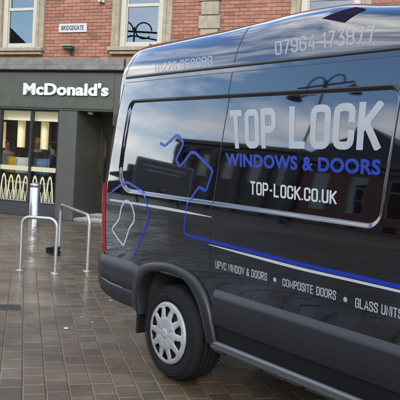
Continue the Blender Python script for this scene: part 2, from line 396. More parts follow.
# rear face and floor
rl = [r_[0] for r_ in rows]
body.grid([[(x, y, z), (x-.012, .4, z), (x-.015, 1.03, z), (x-.012, WID-.4, z), (x, WID-y, z)] for x, y, z in rl if y < .95 and z > .5], 0, True, flip=True)
vb(body, 'body', paint)
fl = MB(); fl.box((-.55, .5, .30), (.55, WID-.5, .42)); fl.box((-.95, .30, .46), (-.5, WID-.30, .54)); fl.box((.56, .10, .34), (2.3, WID-.10, .42)); fl.box((2.3, .3, .25), (4.0, WID-.3, .40)); vb(fl, 'underbody', plastic_d)

# ---- helper for strips and patches that follow the flank
def patch(mb, xs, zs, o, mi=0, smooth=True):
    mb.grid([[S(x, z, o) for x in xs] for z in zs], mi, smooth)
def strip(mb, pts, w, o=.003, mi=0, closed=False, step=.012):
    """ribbon of width w along (x,z) points on the flank"""
    q = []; n = len(pts)
    for i in range(n if closed else n-1):
        a, b = pts[i], pts[(i+1) % n]; k = max(1, int(math.hypot(b[0]-a[0], b[1]-a[1])/step))
        q += [(a[0]+(b[0]-a[0])*t/k, a[1]+(b[1]-a[1])*t/k) for t in range(k)]
    q.append(q[0] if closed else pts[-1]); R0 = []; R1 = []; m = len(q)
    for i in range(m):
        if closed: a = q[(i-1) % (m-1)]; b = q[(i+1) % (m-1)]
        else: a = q[max(0, i-1)]; b = q[min(m-1, i+1)]
        dx, dz = b[0]-a[0], b[1]-a[1]; l = math.hypot(dx, dz) or 1; nx, nz = -dz/l*w/2, dx/l*w/2
        R0.append(S(q[i][0]-nx, q[i][1]-nz, o)); R1.append(S(q[i][0]+nx, q[i][1]+nz, o))
    mb.grid([R0, R1], mi, True)
def smooth_pts(p, n=6, closed=False):
    o = []; m = len(p); rng_ = range(m if closed else m-1)
    for i in rng_:
        a, b, c, d = (p[(i-1) % m] if closed or i else p[0]), p[i], p[(i+1) % m], (p[(i+2) % m] if closed or i+2 < m else p[-1])
        for t in [k/n for k in range(n)]:
            o.append(tuple(.5*(2*b[k]+(c[k]-a[k])*t+(2*a[k]-5*b[k]+4*c[k]-d[k])*t*t+(3*b[k]-a[k]-3*c[k]+d[k])*t**3) for k in (0, 1)))
    if not closed: o.append(p[-1])
    return o

# gutter rail along the roof edge, with its thin lower line
gt = MB(); xg = list(np.arange(-.93, 2.28, .03))
gt.grid([[S(x, z, o) for x in xg] for z, o in ((2.230, .0005), (2.233, .007), (2.240, .009), (2.249, .007), (2.253, .0005))], 0, True); strip(gt, [(-.93, 2.200), (2.28, 2.200)], .004, .0012)
vb(gt, 'gutter_rail', gapm)
# groove round the pressed window panel (top, front and rear edges)
wg = MB(); r_ = .07
gx0, gx1, gz1 = WX0-.006, WX1+.006, WZ1+.006
go = [(gx0+.004, 1.50), (gx0, 1.65), (gx0, gz1-r_)] + [(gx0+r_-r_*math.cos(a), gz1-r_+r_*math.sin(a)) for a in np.linspace(.2, 1.57, 7)] + [(0, gz1), (1, gz1)] + [(gx1-r_+r_*math.sin(a), gz1-r_+r_*math.cos(a)) for a in np.linspace(0, 1.57, 8)] + [(gx1, 1.6), (gx1-.002, 1.45)]
strip(wg, go, .007, .002); vb(wg, 'window_groove', gapm)
# panel joint ahead of the rear wheel, tail corner joint
pj = MB(); strip(pj, [(.475, .83), (.472, 1.28), (.47, 1.6), (.47, 2.2)], .006, .0015); vb(pj, 'panel_joint', gapm)
pj = MB(); strip(pj, [(.47, 2.262), (.465, 2.40), (.455, 2.5), (.45, 2.54)], .006, .0015); vb(pj, 'panel_joint', gapm)
tj = MB(); strip(tj, [(xtail(z)+.115, z) for z in np.linspace(1.42, 2.19, 9)], .006, .0015); vb(tj, 'panel_joint', gapm)
tj = MB(); strip(tj, [(xtail(z)+.115, z) for z in np.linspace(2.265, 2.46, 5)], .006, .0015); vb(tj, 'panel_joint', gapm)

# lower body moulding (two lengths either side of the joint are one piece ahead of the arch)
def moulding(x0, x1, ztop=lambda x: .772, zbot=lambda x: .535, pr=.026):
    mb = MB(); xs = list(np.linspace(x0, x1, max(3, int((x1-x0)/.03))))
    sec = [(1.0, -.004), (.985, .004), (.81, .0265), (.78, .0275), (.5, .028), (.06, .022), (0, .014), (-.01, 0)]
    mb.grid([[S(x, zbot(x)+(ztop(x)-zbot(x))*k, o*pr/.026) for x in xs] for k, o in sec[::-1]], 0, True)
    for e_, fl_ in ((x0, 0), (x1, 1)):
        q = [S(e_, zbot(e_)+(ztop(e_)-zbot(e_))*k, o*pr/.026) for k, o in sec]; mb.add(q, [tuple(range(len(q)))[::-1] if fl_ else tuple(range(len(q)))])
    return mb
vb(moulding(.545, 2.27), 'side_moulding', plastic)
# sill trim under the body
st = MB(); xs = list(np.linspace(.52, 2.3, 40))
st.grid([[(x, y, z) for x in xs] for y, z in ((.085, .352), (.045, .362), (.022, .384), (.030, .398), (.020, .406), (.030, .422), (.052, .432), (.08, .434))], 0, True); vb(st, 'sill_trim', sillm)
lw = MB(); lw.grid([[S(x, z, .006) for x in xs] for z in (.43, .47, .53)], 0, True); vb(lw, 'lower_sill_panel', mat('satin_black', (.003, .003, .004), .5, spec=.2))

# rear bumper wrapping the corner
bp_ = MB(); rowsb = []
def bzb(x): return float(np.interp(x, [-1.12, -1.02, -.94, -.80, -.62, -.47, -.40], [.56, .50, .465, .432, .425, .43, .43]))
def bzt(x): return float(np.interp(x, [-1.12, -.8, -.5, -.38, -.30], [.785, .785, .785, .765, .735]))
def bump_pt(x, k, o):
    z = bzb(x)+(bzt(x)-bzb(x))*k; y = float(np.interp(z, _pz, _py)); tx = -1.10; Rr = .15; d = x-tx
    y += (Rr-math.sqrt(max(0, Rr*Rr-(Rr-d)**2)) if d < Rr else 0)
    return (x-(o if d < .06 else 0), y-o, z)
xb = [-1.10+.15*(1-math.cos(a*math.pi/2/9)) for a in range(10)] + list(np.arange(-.92, -.40, .03)) + [-.395]
secb = [(-.02, -.01), (0, .012), (.04, .022), (.3, .027), (.38, .027), (.392, .022), (.402, .027), (.6, .027), (.76, .027), (.80, .026), (.97, .004), (1.0, -.012)]
bp_.grid([[bump_pt(x, k, o) for x in xb] for k, o in secb], 0, True)
bp_.grid([[(a[0], a[1], a[2]), (a[0]-.02, WID/2, a[2]), (a[0], WID-a[1], a[2])] for a in [bump_pt(-1.10, k, o) for k, o in secb]], 0, True, flip=True)
bp_.grid([[(q[0], WID-q[1], q[2]) for q in [bump_pt(x, k, o) for x in xb]] for k, o in secb], 0, True, flip=True)
bmp = vb(bp_, 'rear_bumper', plastic)
bl = MB(); bl.grid([[tuple(np.array(bump_pt(x, k, .0285))) for x in np.linspace(-.93, -.60, 14)] for k in (.386, .404)], 0, True); vb(bl, 'crease_glint', silver, bmp)  # silver strip paints the bright line along the bumper crease
# arch flare
def flare_curves():
    oc = [(-.47, .44), (-.475, .56), (-.455, .68), (-.38, .765), (-.23, .826), (.03, .860), (.27, .832), (.40, .765), (.475, .685), (.53, .58), (.555, .47), (.56, .40)]
    ic = [(-.372, .40), (-.375, .52), (-.35, .63), (-.285, .715), (-.18, .765), (.02, .795), (.20, .775), (.315, .715), (.385, .64), (.435, .55), (.462, .46), (.468, .40)]
    return smooth_pts(oc, 5), smooth_pts(ic, 5)
oc, ic = flare_curves(); fm = MB(); R_ = []
for k, o in ((0, -.004), (0.03, .018), (.2, .031), (.7, .034), (.95, .030), (1, .022)):
    row = []
    for a, b in zip(oc, ic):
        x, z = a[0]+(b[0]-a[0])*k, a[1]+(b[1]-a[1])*k; row.append((x, float(np.interp(z, _pz, _py))-o, z))
    R_.append(row)
R_.append([(b[0], .10, b[1]) for b in ic]); fm.grid(R_, 0, True, flip=True); vb(fm, 'wheel_arch_flare', plastic)
# wheel housing (liner) and mud flap
wh = MB(); il = [(b[0]*1.02, b[1]+.01) for b in ic]
wh.grid([[(x, y, z) for x, z in il] for y in (.06, .62)], 0, True); wh.add([(x, .62, z) for x, z in il], [tuple(range(len(il)))]); vb(wh, 'wheel_housing', dark)
mf = MB(); mf.box((-.455, .05, .235), (-.435, .36, .55), bev=.004); vb(mf, 'mud_flap', plastic_d)

# ---- wheels
def wheel(cx, cy, sgn, name='rear_wheel'):
    w = empty(name, (0, 0, 0), 0, van); w.location = Vector((cx, cy, .345))-VO
    def pb(mb, n, m, par): o = mb.build(n, m, par); return o
    T = MB(); rt = .345
    pr = [(.212, .028), (.225, .006), (.245, -.004), (.27, -.008), (.295, -.004), (.318, .010), (.334, .026), (.341, .036), (.341, .040)]
    gr = []; y = .040
    for k in range(4): gr += [(rt, y+.004), (rt, y+.030), (rt-.009, y+.032), (rt-.009, y+.040)]; y += .042
    pr2 = pr + gr + [(rt, y+.004), (rt, y+.02), (.334, y+.035), (.30, y+.055), (.24, y+.05), (.212, y+.03)]
    T.lathe([(a, sgn*b) for a, b in pr2], axis='y', seg=56); tr = pb(T, 'tyre', rubber, w)
    for rr in (.262, .305):
        t = MB(); t.lathe([(rr-.004, sgn*-.0055), (rr, sgn*-.0095), (rr+.004, sgn*-.0055)], axis='y', seg=56)
        pb(t, 'sidewall_ring', rubber, w)
    # trim: domed hub, ten spokes with tapered windows between them, outer lip
    C = MB(); NS = 10; seg = 100
    hh = lambda r2: float(np.interp(r2, [0, .028, .033, .085, .10, .17, .178, .205, .216, .219], [-.030, -.029, -.022, -.022, -.021, -.008, -.008, -.011, -.004, .008]))
    def pt(r2, a): return (r2*math.cos(a), sgn*(hh(r2)-(.003*abs(math.cos(a*NS/2)) if .04 < r2 < .19 else 0)), r2*math.sin(a))
    for rad in ([.0005, .015, .028, .033, .045, .06, .075, .088, .098, .108, .118], [.193, .196, .201, .207, .213, .217, .219, .2195]):
        C.grid([[pt(r2, 2*math.pi*k/seg) for k in range(seg)] for r2 in rad], 0, True, True, flip=(sgn < 0))
    for n_ in range(NS):
        a0 = 2*math.pi*n_/NS; rows_ = []
        for r2 in np.linspace(.1178, .1932, 12):
            t_ = (r2-.1178)/.0754; open_ = 0 if t_ < .01 or t_ > .99 else min(.17+.20*t_, .35, max(.0, (t_-.0)*6), max(0, (1-t_)*4)); half = (.5-open_)*2*math.pi/NS
            rows_.append([pt(r2, a0+half*q_) for q_ in (-1, -.5, 0, .5, 1)])
        C.grid(rows_, 0, True, False, flip=(sgn < 0))
    ct = pb(C, 'wheel_trim', silver, w)
    md = ct.modifiers.new('thick', 'SOLIDIFY'); md.thickness = .010; md.offset = -1
    B = MB(); B.lathe([(0.0, sgn*.035), (.10, sgn*.035), (.16, sgn*.05), (.21, sgn*.06)], axis='y', seg=32); pb(B, 'rim', dark, w)
    return w
wheel(0, .045, 1); wheel(0, WID-.045, -1); wheel(3.3, .045, 1, 'front_wheel'); wheel(3.3, WID-.045, -1, 'front_wheel')

# ---- tail lamp
tl = MB(); xd = [0, .006, .02, .04, .065, .095, .12]
tl.grid([[S(xtail(z)+d, z, .022 if 0 < i < 6 else .002) for i, d in enumerate(xd)] for z in np.linspace(.80, 1.37, 24)], 0, True)
tl.grid([[(xtail(z)-.012, .14+.05*k, z) for k in (3, 2, 1, 0)] for z in np.linspace(.80, 1.37, 6)], 0, True)
lampo = vb(tl, 'tail_lamp', red_l)
for z0, z1, mm_ in ((.80, .86, red_d), (1.03, 1.045, gapm), (1.18, 1.195, gapm), (1.33, 1.37, red_d)):
    tl = MB(); tl.grid([[S(xtail(z)+d, z, .0235) for d in xd[1:-1]] for z in (z0, z1)], 0, True); vb(tl, 'lens_section', mm_, lampo)
for z in (1.90, 1.38): hg = MB(); hg.box((xtail(z)-.02, .125, z-.05), (xtail(z)+.03, .16, z+.05), bev=.008); vb(hg, 'door_hinge', plastic)

# ---- condensed block capitals drawn as strokes (x 0..w, y 0..1)
def glyph(ch):
    r = .12; w = .40
    def rr(x0, y0, x1, y1): return [(x0+r, y0), (x1-r, y0), (x1-.3*r, y0+.3*r), (x1, y0+r), (x1, y1-r), (x1-.3*r, y1-.3*r), (x1-r, y1), (x0+r, y1), (x0+.3*r, y1-.3*r), (x0, y1-r), (x0, y0+r), (x0+.3*r, y0+.3*r), (x0+r, y0)]
    def bowl(x0, y0, x1, y1): return [(x0, y0), (x1-r, y0), (x1-.3*r, y0+.3*r), (x1, y0+r), (x1, y1-r), (x1-.3*r, y1-.3*r), (x1-r, y1), (x0, y1)]
    S5 = [(w, .74), (w, 1-r), (w-.3*r, 1-.3*r), (w-r, 1), (r, 1), (.3*r, 1-.3*r), (0, 1-r), (0, .70), (.3*r, .62), (w-.3*r, .40), (w, .30), (w, r), (w-.3*r, .3*r), (w-r, 0), (r, 0), (.3*r, .3*r), (0, r), (0, .26)]
    G = {'T': [[(0, 1), (w, 1)], [(w/2, 1), (w/2, 0)]], 'O': [rr(0, 0, w, 1)], '0': [rr(0, 0, w, 1)], 'P': [[(0, 0), (0, 1)], bowl(0, .46, w, 1)], 'L': [[(0, 1), (0, 0), (w*.9, 0)]],
     'C': [[(w, .70), (w, 1-r), (w-.3*r, 1-.3*r), (w-r, 1), (r, 1), (.3*r, 1-.3*r), (0, 1-r), (0, r), (.3*r, .3*r), (r, 0), (w-r, 0), (w-.3*r, .3*r), (w, r), (w, .30)]],
     'K': [[(0, 0), (0, 1)], [(w, 1), (.02, .42)], [(.13, .56), (w+.02, 0)]], 'W': [[(-.04, 1), (.08, 0), (.22, .9), (.36, 0), (.48, 1)]], 'I': [[(0, 0), (0, 1)]], 'N': [[(0, 0), (0, 1), (w, 0), (w, 1)]],
     'D': [[(0, 0), (0, 1)], bowl(0, 0, w, 1)], 'S': [S5], 'U': [[(0, 1), (0, r), (.3*r, .3*r), (r, 0), (w-r, 0), (w-.3*r, .3*r), (w, r), (w, 1)]], 'V': [[(-.03, 1), (w/2, 0), (w+.03, 1)]],
     'M': [[(0, 0), (0, 1), (.25, .2), (.5, 1), (.5, 0)]], 'E': [[(w*.9, 1), (0, 1), (0, 0), (w*.9, 0)], [(0, .52), (w*.8, .52)]], 'R': [[(0, 0), (0, 1)], bowl(0, .48, w, 1), [(.2, .48), (w, 0)]],
     'G': [[(w, .70), (w, 1-r), (w-.3*r, 1-.3*r), (w-r, 1), (r, 1), (.3*r, 1-.3*r), (0, 1-r), (0, r), (.3*r, .3*r), (r, 0), (w-r, 0), (w-.3*r, .3*r), (w, r), (w, .46), (.22, .46)]], 'A': [[(-.03, 0), (w/2, 1), (w+.03, 0)], [(.06, .28), (w-.06, .28)]],
     '&': [[(w+.04, 0), (.06, .74), (.06, .9), (.15, 1), (.25, 1), (.32, .9), (.30, .74), (.02, .34), (0, r), (.10, 0), (.26, 0), (w, .42)]], '-': [[(0, .46), (.22, .46)]], '.': [[(0, -.0), (0, .02)]],
     '1': [[(.02, .8), (.16, 1), (.16, 0)]], '2': [[(0, .72), (0, 1-r), (r, 1), (w-r, 1), (w, 1-r), (w, .66), (0, .06), (0, 0), (w, 0)]], '3': [[(0, 1), (w, 1), (w*.45, .58), (w-.08, .56), (w, .44), (w, r), (w-r, 0), (r, 0), (0, r), (0, .26)]],
     '4': [[(w*.8, 0), (w*.8, 1), (0, .26), (w+.03, .26)]], '5': [[(w, 1), (.02, 1), (0, .55), (w-r, .6), (w, .5), (w, r), (w-r, 0), (r, 0), (0, r), (0, .24)]], '6': [[(w, .76), (w, 1-r), (w-r, 1), (r, 1), (0, 1-r), (0, r), (r, 0), (w-r, 0), (w, r), (w, .46), (w-r, .57), (0, .57)]],
     '7': [[(0, 1), (w, 1), (.14, 0)]], '8': [rr(0, .52, w, 1), rr(0, 0, w, .52)], '9': [[(0, .24), (0, r), (r, 0), (w-r, 0), (w, r), (w, 1-r), (w-r, 1), (r, 1), (0, 1-r), (0, .54), (r, .43), (w, .43)]]}
    return G[ch]
WID_G = {'I': .0, '-': .22, '.': .0, 'W': .44, 'M': .5, '1': .18, '&': .44}
def round_off(p):
    """cut shallow corners once more so that bowls read as curves"""
    n = len(p); cl = (p[0]-p[-1]).length < 1e-6; o = [p[0]]
    for i in range(1, n-1):
        a, b = (p[i]-p[i-1]).normalized(), (p[i+1]-p[i]).normalized()
        if .5 < a.dot(b) < .995: o += [p[i]+(p[i-1]-p[i]).normalized()*min(.03, (p[i-1]-p[i]).length*.35), p[i]+(p[i+1]-p[i]).normalized()*min(.03, (p[i+1]-p[i]).length*.35)]
        else: o.append(p[i])
    return o+[p[-1]]
def block_text(body, t=.15):
    """flat stroke lettering scaled to the unit box; each letter's stroke is a mitred ribbon"""
    bm = bmesh.new(); x = 0
    for ch in body:
        if ch == ' ': x += .34; continue
        for zi, st_ in enumerate(glyph(ch)):
            p = round_off([Vector((a*1.0+x, b*(1-t)+t/2)) for a, b in st_]); n = len(p); closed = (p[0]-p[-1]).length < 1e-6
            ext = t/2 if len(st_) == 2 and ch != '.' and not (ch in 'TE-' and abs(st_[0][1]-st_[1][1]) < 1e-6 and 0) else t/2
            if ch == '.': ext = t*.35
            Lf = []; Rt = []
            for i in range(n-1 if closed else n):
                d0 = (p[0]-p[n-2]).normalized() if closed and i == 0 else (p[i]-p[i-1]).normalized() if i else (p[1]-p[0]).normalized(); d1 = (p[i+1]-p[i]).normalized() if i < n-1 else d0
                m_ = d0+d1; m_ = m_.normalized() if m_.length > .3 else d1; nn = Vector((-m_.y, m_.x)); sc_ = min(1.8, 1/max(.35, nn.dot(Vector((-d0.y, d0.x)))))
                q = p[i].copy()
                if closed: pass
                elif i == 0 and abs(d0.y) > .5: q -= d0*ext
                elif i == 0 and ch in 'T': q -= d0*ext*.6
                if closed: pass
                elif i == n-1 and abs(d0.y) > .5: q += d0*ext
                elif i == n-1 and ch in 'TLE7': q += d0*ext*.6
                Lf.append(bm.verts.new((q.x+nn.x*t/2*sc_, q.y+nn.y*t/2*sc_, zi+i*.03))); Rt.append(bm.verts.new((q.x-nn.x*t/2*sc_, q.y-nn.y*t/2*sc_, zi+i*.03)))
            if closed: Lf.append(Lf[0]); Rt.append(Rt[0])
            for i in range(n-1): bm.faces.new((Lf[i], Rt[i], Rt[i+1], Lf[i+1]))
        x += WID_G.get(ch, .40)+t+.075
    for yy, sg in ((1, 1), (0, -1)): bmesh.ops.bisect_plane(bm, geom=bm.verts[:]+bm.edges[:]+bm.faces[:], plane_co=(0, yy, 0), plane_no=(0, sg, 0), clear_outer=True)
    xs = [v.co.x for v in bm.verts]; x0, x1 = min(xs), max(xs)
    for v in bm.verts: v.co.x = (v.co.x-x0)/(x1-x0)
    return bm
# ---- lettering and graphics on the flank
def letter(body_, tl_, bl_, tr_, br_, m, bold=.15, name='lettering', o=.0009, builtin=False):
    """text whose corners sit at photo pixels (top-left, bottom-left, top-right, bottom-right)"""
    a, b, c, d = on_side(*tl_), on_side(*bl_), on_side(*tr_), on_side(*br_)
    bm = text_mesh(body_, bold, 0, 0, 1.06) if builtin else block_text(body_, bold)
    for t in np.linspace(.05, .95, 13): bmesh.ops.bisect_plane(bm, geom=bm.verts[:]+bm.edges[:]+bm.faces[:], plane_co=(0, t, 0), plane_no=(0, 1, 0))
    def fn(co):
        u_, v_ = co.x, co.y; x = (b[0]*(1-u_)+d[0]*u_)*(1-v_)+(a[0]*(1-u_)+c[0]*u_)*v_; z = (b[1]*(1-u_)+d[1]*u_)*(1-v_)+(a[1]*(1-u_)+c[1]*u_)*v_
        return S(x, z, o+co.z*.0002)
    mb = MB(); bm_out(bm, fn, mb); return vb(mb, name, m)
letter('TOP', (229.5, 110.5), (231.5, 148.5), (276, 107.5), (276.5, 148.5), v_grey, .17)
letter('LOCK', (289.5, 106.5), (289, 148.5), (386, 100.5), (381, 150.5), v_grey, .17)
letter('WINDOWS & DOORS', (225.5, 153), (226, 166), (381, 159.5), (380.5, 175.5), v_blue, .038, builtin=True)
letter('TOP-LOCK.CO.UK', (250.5, 181), (250.5, 194.5), (337.5, 191), (337, 204.5), v_white, .15)
letter('UPVC WINDOW & DOORS', (215.5, 260.5), (215.5, 268), (267.5, 273), (267, 281), v_grey, .14)
letter('COMPOSITE DOORS', (282.5, 278), (282.5, 285.8), (336.5, 291), (336, 300.3), v_grey, .14)
letter('GLASS UNITS', (355.5, 297.5), (355, 307.3), (403, 309.5), (402.5, 319.5), v_grey, .14)
letter('01226 952989', (155, 64), (155.5, 73), (212.5, 55.5), (213, 65.5), v_pale, .13)
letter('07964 173877', (275, 42), (275.5, 55.5), (376, 25), (376.5, 42), v_pale, .13)
for px, py in ((275, 279.6), (345.5, 299.5)):
    x, z = on_side(px, py); mb = MB(); q = [S(x+.014*math.cos(a), z+.014*math.sin(a), .0015) for a in np.linspace(0, 2*math.pi, 16, endpoint=False)]; mb.add(q, [tuple(range(16))]); vb(mb, 'bullet_dot', v_grey)
def pix(pts): return [on_side(*q) for q in pts]
def band(name, top, bot, m, o=.0015):
    a, b = smooth_pts(pix(top), 12), smooth_pts(pix(bot), 12); mb = MB(); mb.grid([[S(q[0]+(p_[0]-q[0])*k, q[1]+(p_[1]-q[1])*k, o) for p_, q in zip(a, b)] for k in (0, .5, 1)], 0, True); vb(mb, name, m)
band('blue_stripe', [(210, 239.3), (255, 250.5), (300, 262), (350, 273), (400, 284.3), (420, 289)], [(210, 242.6), (255, 254.3), (300, 266), (350, 277.5), (400, 289), (420, 294)], v_blue)
band('white_stripe', [(209, 244.0), (255, 255.4), (300, 267), (350, 278.5), (400, 290), (420, 295)], [(209, 244.8), (255, 258), (300, 270), (350, 281.3), (400, 292.8), (420, 297.6)], v_white)
def chaikin(p, closed, it=1):
    for _ in range(it):
        n = len(p); o = [] if closed else [p[0]]
        for i in range(n if closed else n-1):
            a, b = p[i], p[(i+1) % n]; o += [(a[0]*.88+b[0]*.12, a[1]*.88+b[1]*.12), (a[0]*.12+b[0]*.88, a[1]*.12+b[1]*.88)]
        p = o if closed else o+[p[-1]]
    return p
def line(name, pts, w, m, smooth=False, closed=False, o=.0015):
    q = pix(pts); q = smooth_pts(q, 5, closed) if smooth else chaikin(q, closed); mb = MB(); strip(mb, q, w, o, closed=closed); vb(mb, name, m)
line('blue_outline', [(160, 143), (165, 146), (177, 134.5), (184, 143), (176, 160), (180, 167), (193, 150.5), (213, 170), (210, 180), (206, 191), (199.5, 187), (195, 192.5), (187.5, 202.5), (184, 234), (198, 237.5), (211, 241)], .021, v_blue)
line('blue_outline', [(109, 197), (113, 191), (119, 186.5), (127, 182.5), (134, 186), (141, 191), (145, 196), (148.3, 210), (148, 221), (140.5, 240), (133, 258)], .021, v_blue, True)
line('white_outline', [(119.5, 219), (121.5, 207), (125, 201), (128.5, 201), (132, 205), (134.5, 214), (134, 222), (129.5, 228), (127, 236), (123.7, 246), (117, 237), (111.8, 229)], .018, v_white, closed=True)
band('white_flash', [(110, 198.7), (140, 203), (175, 208.7), (212, 216.8)], [(110, 200.7), (140, 205.4), (175, 211.5), (212, 217.4)], v_white)
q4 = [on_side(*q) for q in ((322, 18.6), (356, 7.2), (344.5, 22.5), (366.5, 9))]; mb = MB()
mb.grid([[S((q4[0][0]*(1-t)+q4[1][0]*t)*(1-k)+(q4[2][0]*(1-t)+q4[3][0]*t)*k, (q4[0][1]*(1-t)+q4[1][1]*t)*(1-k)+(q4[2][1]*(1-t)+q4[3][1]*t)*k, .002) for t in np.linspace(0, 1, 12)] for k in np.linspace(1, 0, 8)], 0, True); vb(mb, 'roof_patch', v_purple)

# ---- cab (ahead of the picture's edge): body, glass, mirror, lights
cab = MB(); XS = [2.28, 2.5, 2.75, 2.95, 3.2, 3.45, 3.6, 3.8, 4.0, 4.15, 4.26, 4.30]
ZTOP = [2.49, 2.44, 2.36, 2.20, 1.93, 1.62, 1.40, 1.28, 1.18, 1.06, .90, .70]; INS = [0, .0, .005, .01, .015, .02, .03, .05, .10, .18, .30, .40]
rowsC = []
for x, zt, ins in zip(XS, ZTOP, INS):
    row = []
    for l in np.linspace(0, LEN[-1], 70):
        y, z = prof(l); zz = z if z < .6 else .6+(z-.6)*(zt-.6)/(2.61-.6)
        row.append((x, ins+(y if z > .3 else y), zz))
    rowsC.append(row + [(a, WID-b, c) for a, b, c in row[::-1][1:]])
k = len(rowsC[0]); fs_ = []; vs_ = [q for r2 in rowsC for q in r2]
for i in range(len(rowsC)-1):
    for j in range(k-1):
        q = [vs_[i*k+j], vs_[(i+1)*k+j+1]]
        if inarch((q[0][0]+q[1][0])/2-3.3, (q[0][2]+q[1][2])/2): continue
        fs_.append((i*k+j, (i+1)*k+j, (i+1)*k+j+1, i*k+j+1))
cab.add(vs_, fs_, 0, True); cab.add(rowsC[-1], [tuple(range(k))]); vb(cab, 'cab', paint)
for sg in (0, 1):
    cw = MB(); q = [(2.42, .06, 1.42), (3.42, .055, 1.36), (3.25, .085, 1.66), (2.92, .115, 1.98), (2.42, .12, 2.02)]; q = [(a, (WID-b if sg else b)+(.012 if sg else -.012), c) for a, b, c in q]; cw.add(q, [tuple(range(5))]); vb(cw, 'cab_side_window', autoglass)
ws = MB(); ws.grid([[(2.88+.60*t+.03, y, 2.285-.76*t) for y in np.linspace(.28-.08*t, WID-.28+.08*t, 8)] for t in np.linspace(0, 1, 5)], 0, True); vb(ws, 'windscreen', autoglass)
mm = MB(); mm.box((2.98, -.26, 1.42), (3.14, -.06, 1.78), bev=.03); mm.box((3.02, -.08, 1.46), (3.10, .06, 1.52)); vb(mm, 'door_mirror', plastic_d)
for sg in (0, 1):
    hl = MB(); y0 = WID-.42 if sg else .14; hl.box((4.0, y0, .86), (4.2, y0+.28, 1.02), bev=.03); vb(hl, 'headlight', silver)
fb = MB(); fb.box((4.1, .12, .38), (4.36, WID-.12, .72), bev=.05); vb(fb, 'front_bumper', plastic)
wh2 = MB(); wh2.grid([[(x+3.3, y, z) for x, z in il] for y in (.06, .62)], 0, True); wh2.add([(x+3.3, .62, z) for x, z in il], [tuple(range(len(il)))]); vb(wh2, 'wheel_housing', dark)

# ================================================================== THE RESTAURANT BUILDING (local x along the front, y into the building)
bld = empty('restaurant_building', tuple(P0), TH); tag(bld, 'red brick building with an olive restaurant shopfront and stone window surrounds', 'building')
def bb(mb, name, m, parent=None, label=None, kind=None):
    o = mb.build(name, m, parent or bld)
    if label: o['label'] = label
    if kind: o['kind'] = kind
    return o
def boxes(name, m, *bs, parent=None, bev=0, label=None):
    mb = MB()
    for a, b in bs: mb.box(a, b, bev=bev)
    return bb(mb, name, m, parent, label)
XL, XR = -9.0, 13.0
WINS = [(-7.82, .44, 0), (-4.55, .44, 0), (-1.29, .367, 0), (1.945, .404, 0), (6.06, .458, 0), (9.4, .45, 0)]      # centre, half glass width
WZ_0, WZ_1 = 4.0, 5.66
# --- solid wall behind the brick face, with real openings
ops = [(c-h-.13, c+h+.13) for c, h, _ in WINS]
mb = MB(); x = XL
for a, b in ops: mb.box((x, .075, 3.45), (a, .40, 8.6)); mb.box((a, .075, 3.45), (b, .40, WZ_0-.05)); mb.box((a, .075, WZ_1+.06), (b, .40, 8.6)); x = b
mb.box((x, .075, 3.45), (XR, .40, 8.6)); bb(mb, 'upper_wall', mortar)
mb = MB(); mb.box((XL, .4, 3.45), (XL+.3, 9, 8.6)); mb.box((XR-.3, .4, 0), (XR, 9, 8.6)); mb.box((XL, .4, 0), (XL+.3, 9, 3.45)); mb.box((XL, 8.7, 0), (XR, 9, 8.6)); bb(mb, 'side_wall', mortar)
mb = MB(); mb.box((XL-.1, -.12, 8.6), (XR+.1, 9.1, 8.85)); bb(mb, 'parapet', stone_g)
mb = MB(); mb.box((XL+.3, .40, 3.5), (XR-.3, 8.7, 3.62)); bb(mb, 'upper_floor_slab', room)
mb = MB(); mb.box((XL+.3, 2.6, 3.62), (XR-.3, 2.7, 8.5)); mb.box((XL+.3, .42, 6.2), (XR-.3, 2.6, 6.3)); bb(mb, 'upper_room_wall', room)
# --- the bricks: real pieces with recessed joints, too small to pick singly
QU = (3.298, 3.783)
bk = MB(); tn = []; row = 0; z = 3.66
while z < 8.56:
    x = -5.6 + (.1125 if row % 2 else 0)
    while x < 10.6:
        L_ = .2155 if row % 2 or True else .1; x1 = x+L_
        seg_ = [(x, x1)]; cut = [(QU[0]+.035-(0 if (int((z-3.72)/.285)) % 2 else .05), QU[1]-.035+(0 if (int((z-3.72)/.285)) % 2 else .04))] + [(c-h-.33, c+h+.33) for c, h, _ in WINS if z > WZ_0-.16 and z < WZ_1+.22] + [(c-h-.33, c+h+.33) for c, h, _ in WINS if z+.06 > WZ_0-.17 and z < WZ_0-.10 or (z+.06 > WZ_1+.22 and z < WZ_1+.5)]
        for c0, c1 in cut: seg_ = [(a, min(b, c0)) for a, b in seg_ if a < c0] + [(max(a, c1), b) for a, b in seg_ if b > c1]
        for a, b in seg_:
            if b-a < .012: continue
            j = RNG.uniform(-.003, .004); bk.box((a, .060+j, z), (b, .080, z+.0655)); v = RNG.uniform(.80, 1.14); hue = RNG.uniform(-.08, .10)
            if RNG.rand() < .06: v *= .7
            tn += [(v, v*(1+hue), v*(1+hue*1.2), 1)]*8
        x = x1+.0095
    z += .075; row += 1
bo = bb(bk, 'brickwork', brick_m, kind='stuff'); at = bo.data.attributes.new('tone', 'FLOAT_COLOR', 'POINT'); at.data.foreach_set('color', np.array(tn).ravel())
# --- stone quoins between the two halves of the front
z = 3.72; i = 0
while z < 8.5:
    h = .285; w = (0.0, 0.0) if i % 2 else (.07, .05)
    mb = MB(); mb.box((QU[0]+.045-w[0]*.7, .012+RNG.uniform(0, .008), z), (QU[1]-.045+w[1]*.8, .10, z+h-.012), bev=.012); bb(mb, 'quoin_stone', stone); z += h; i += 1
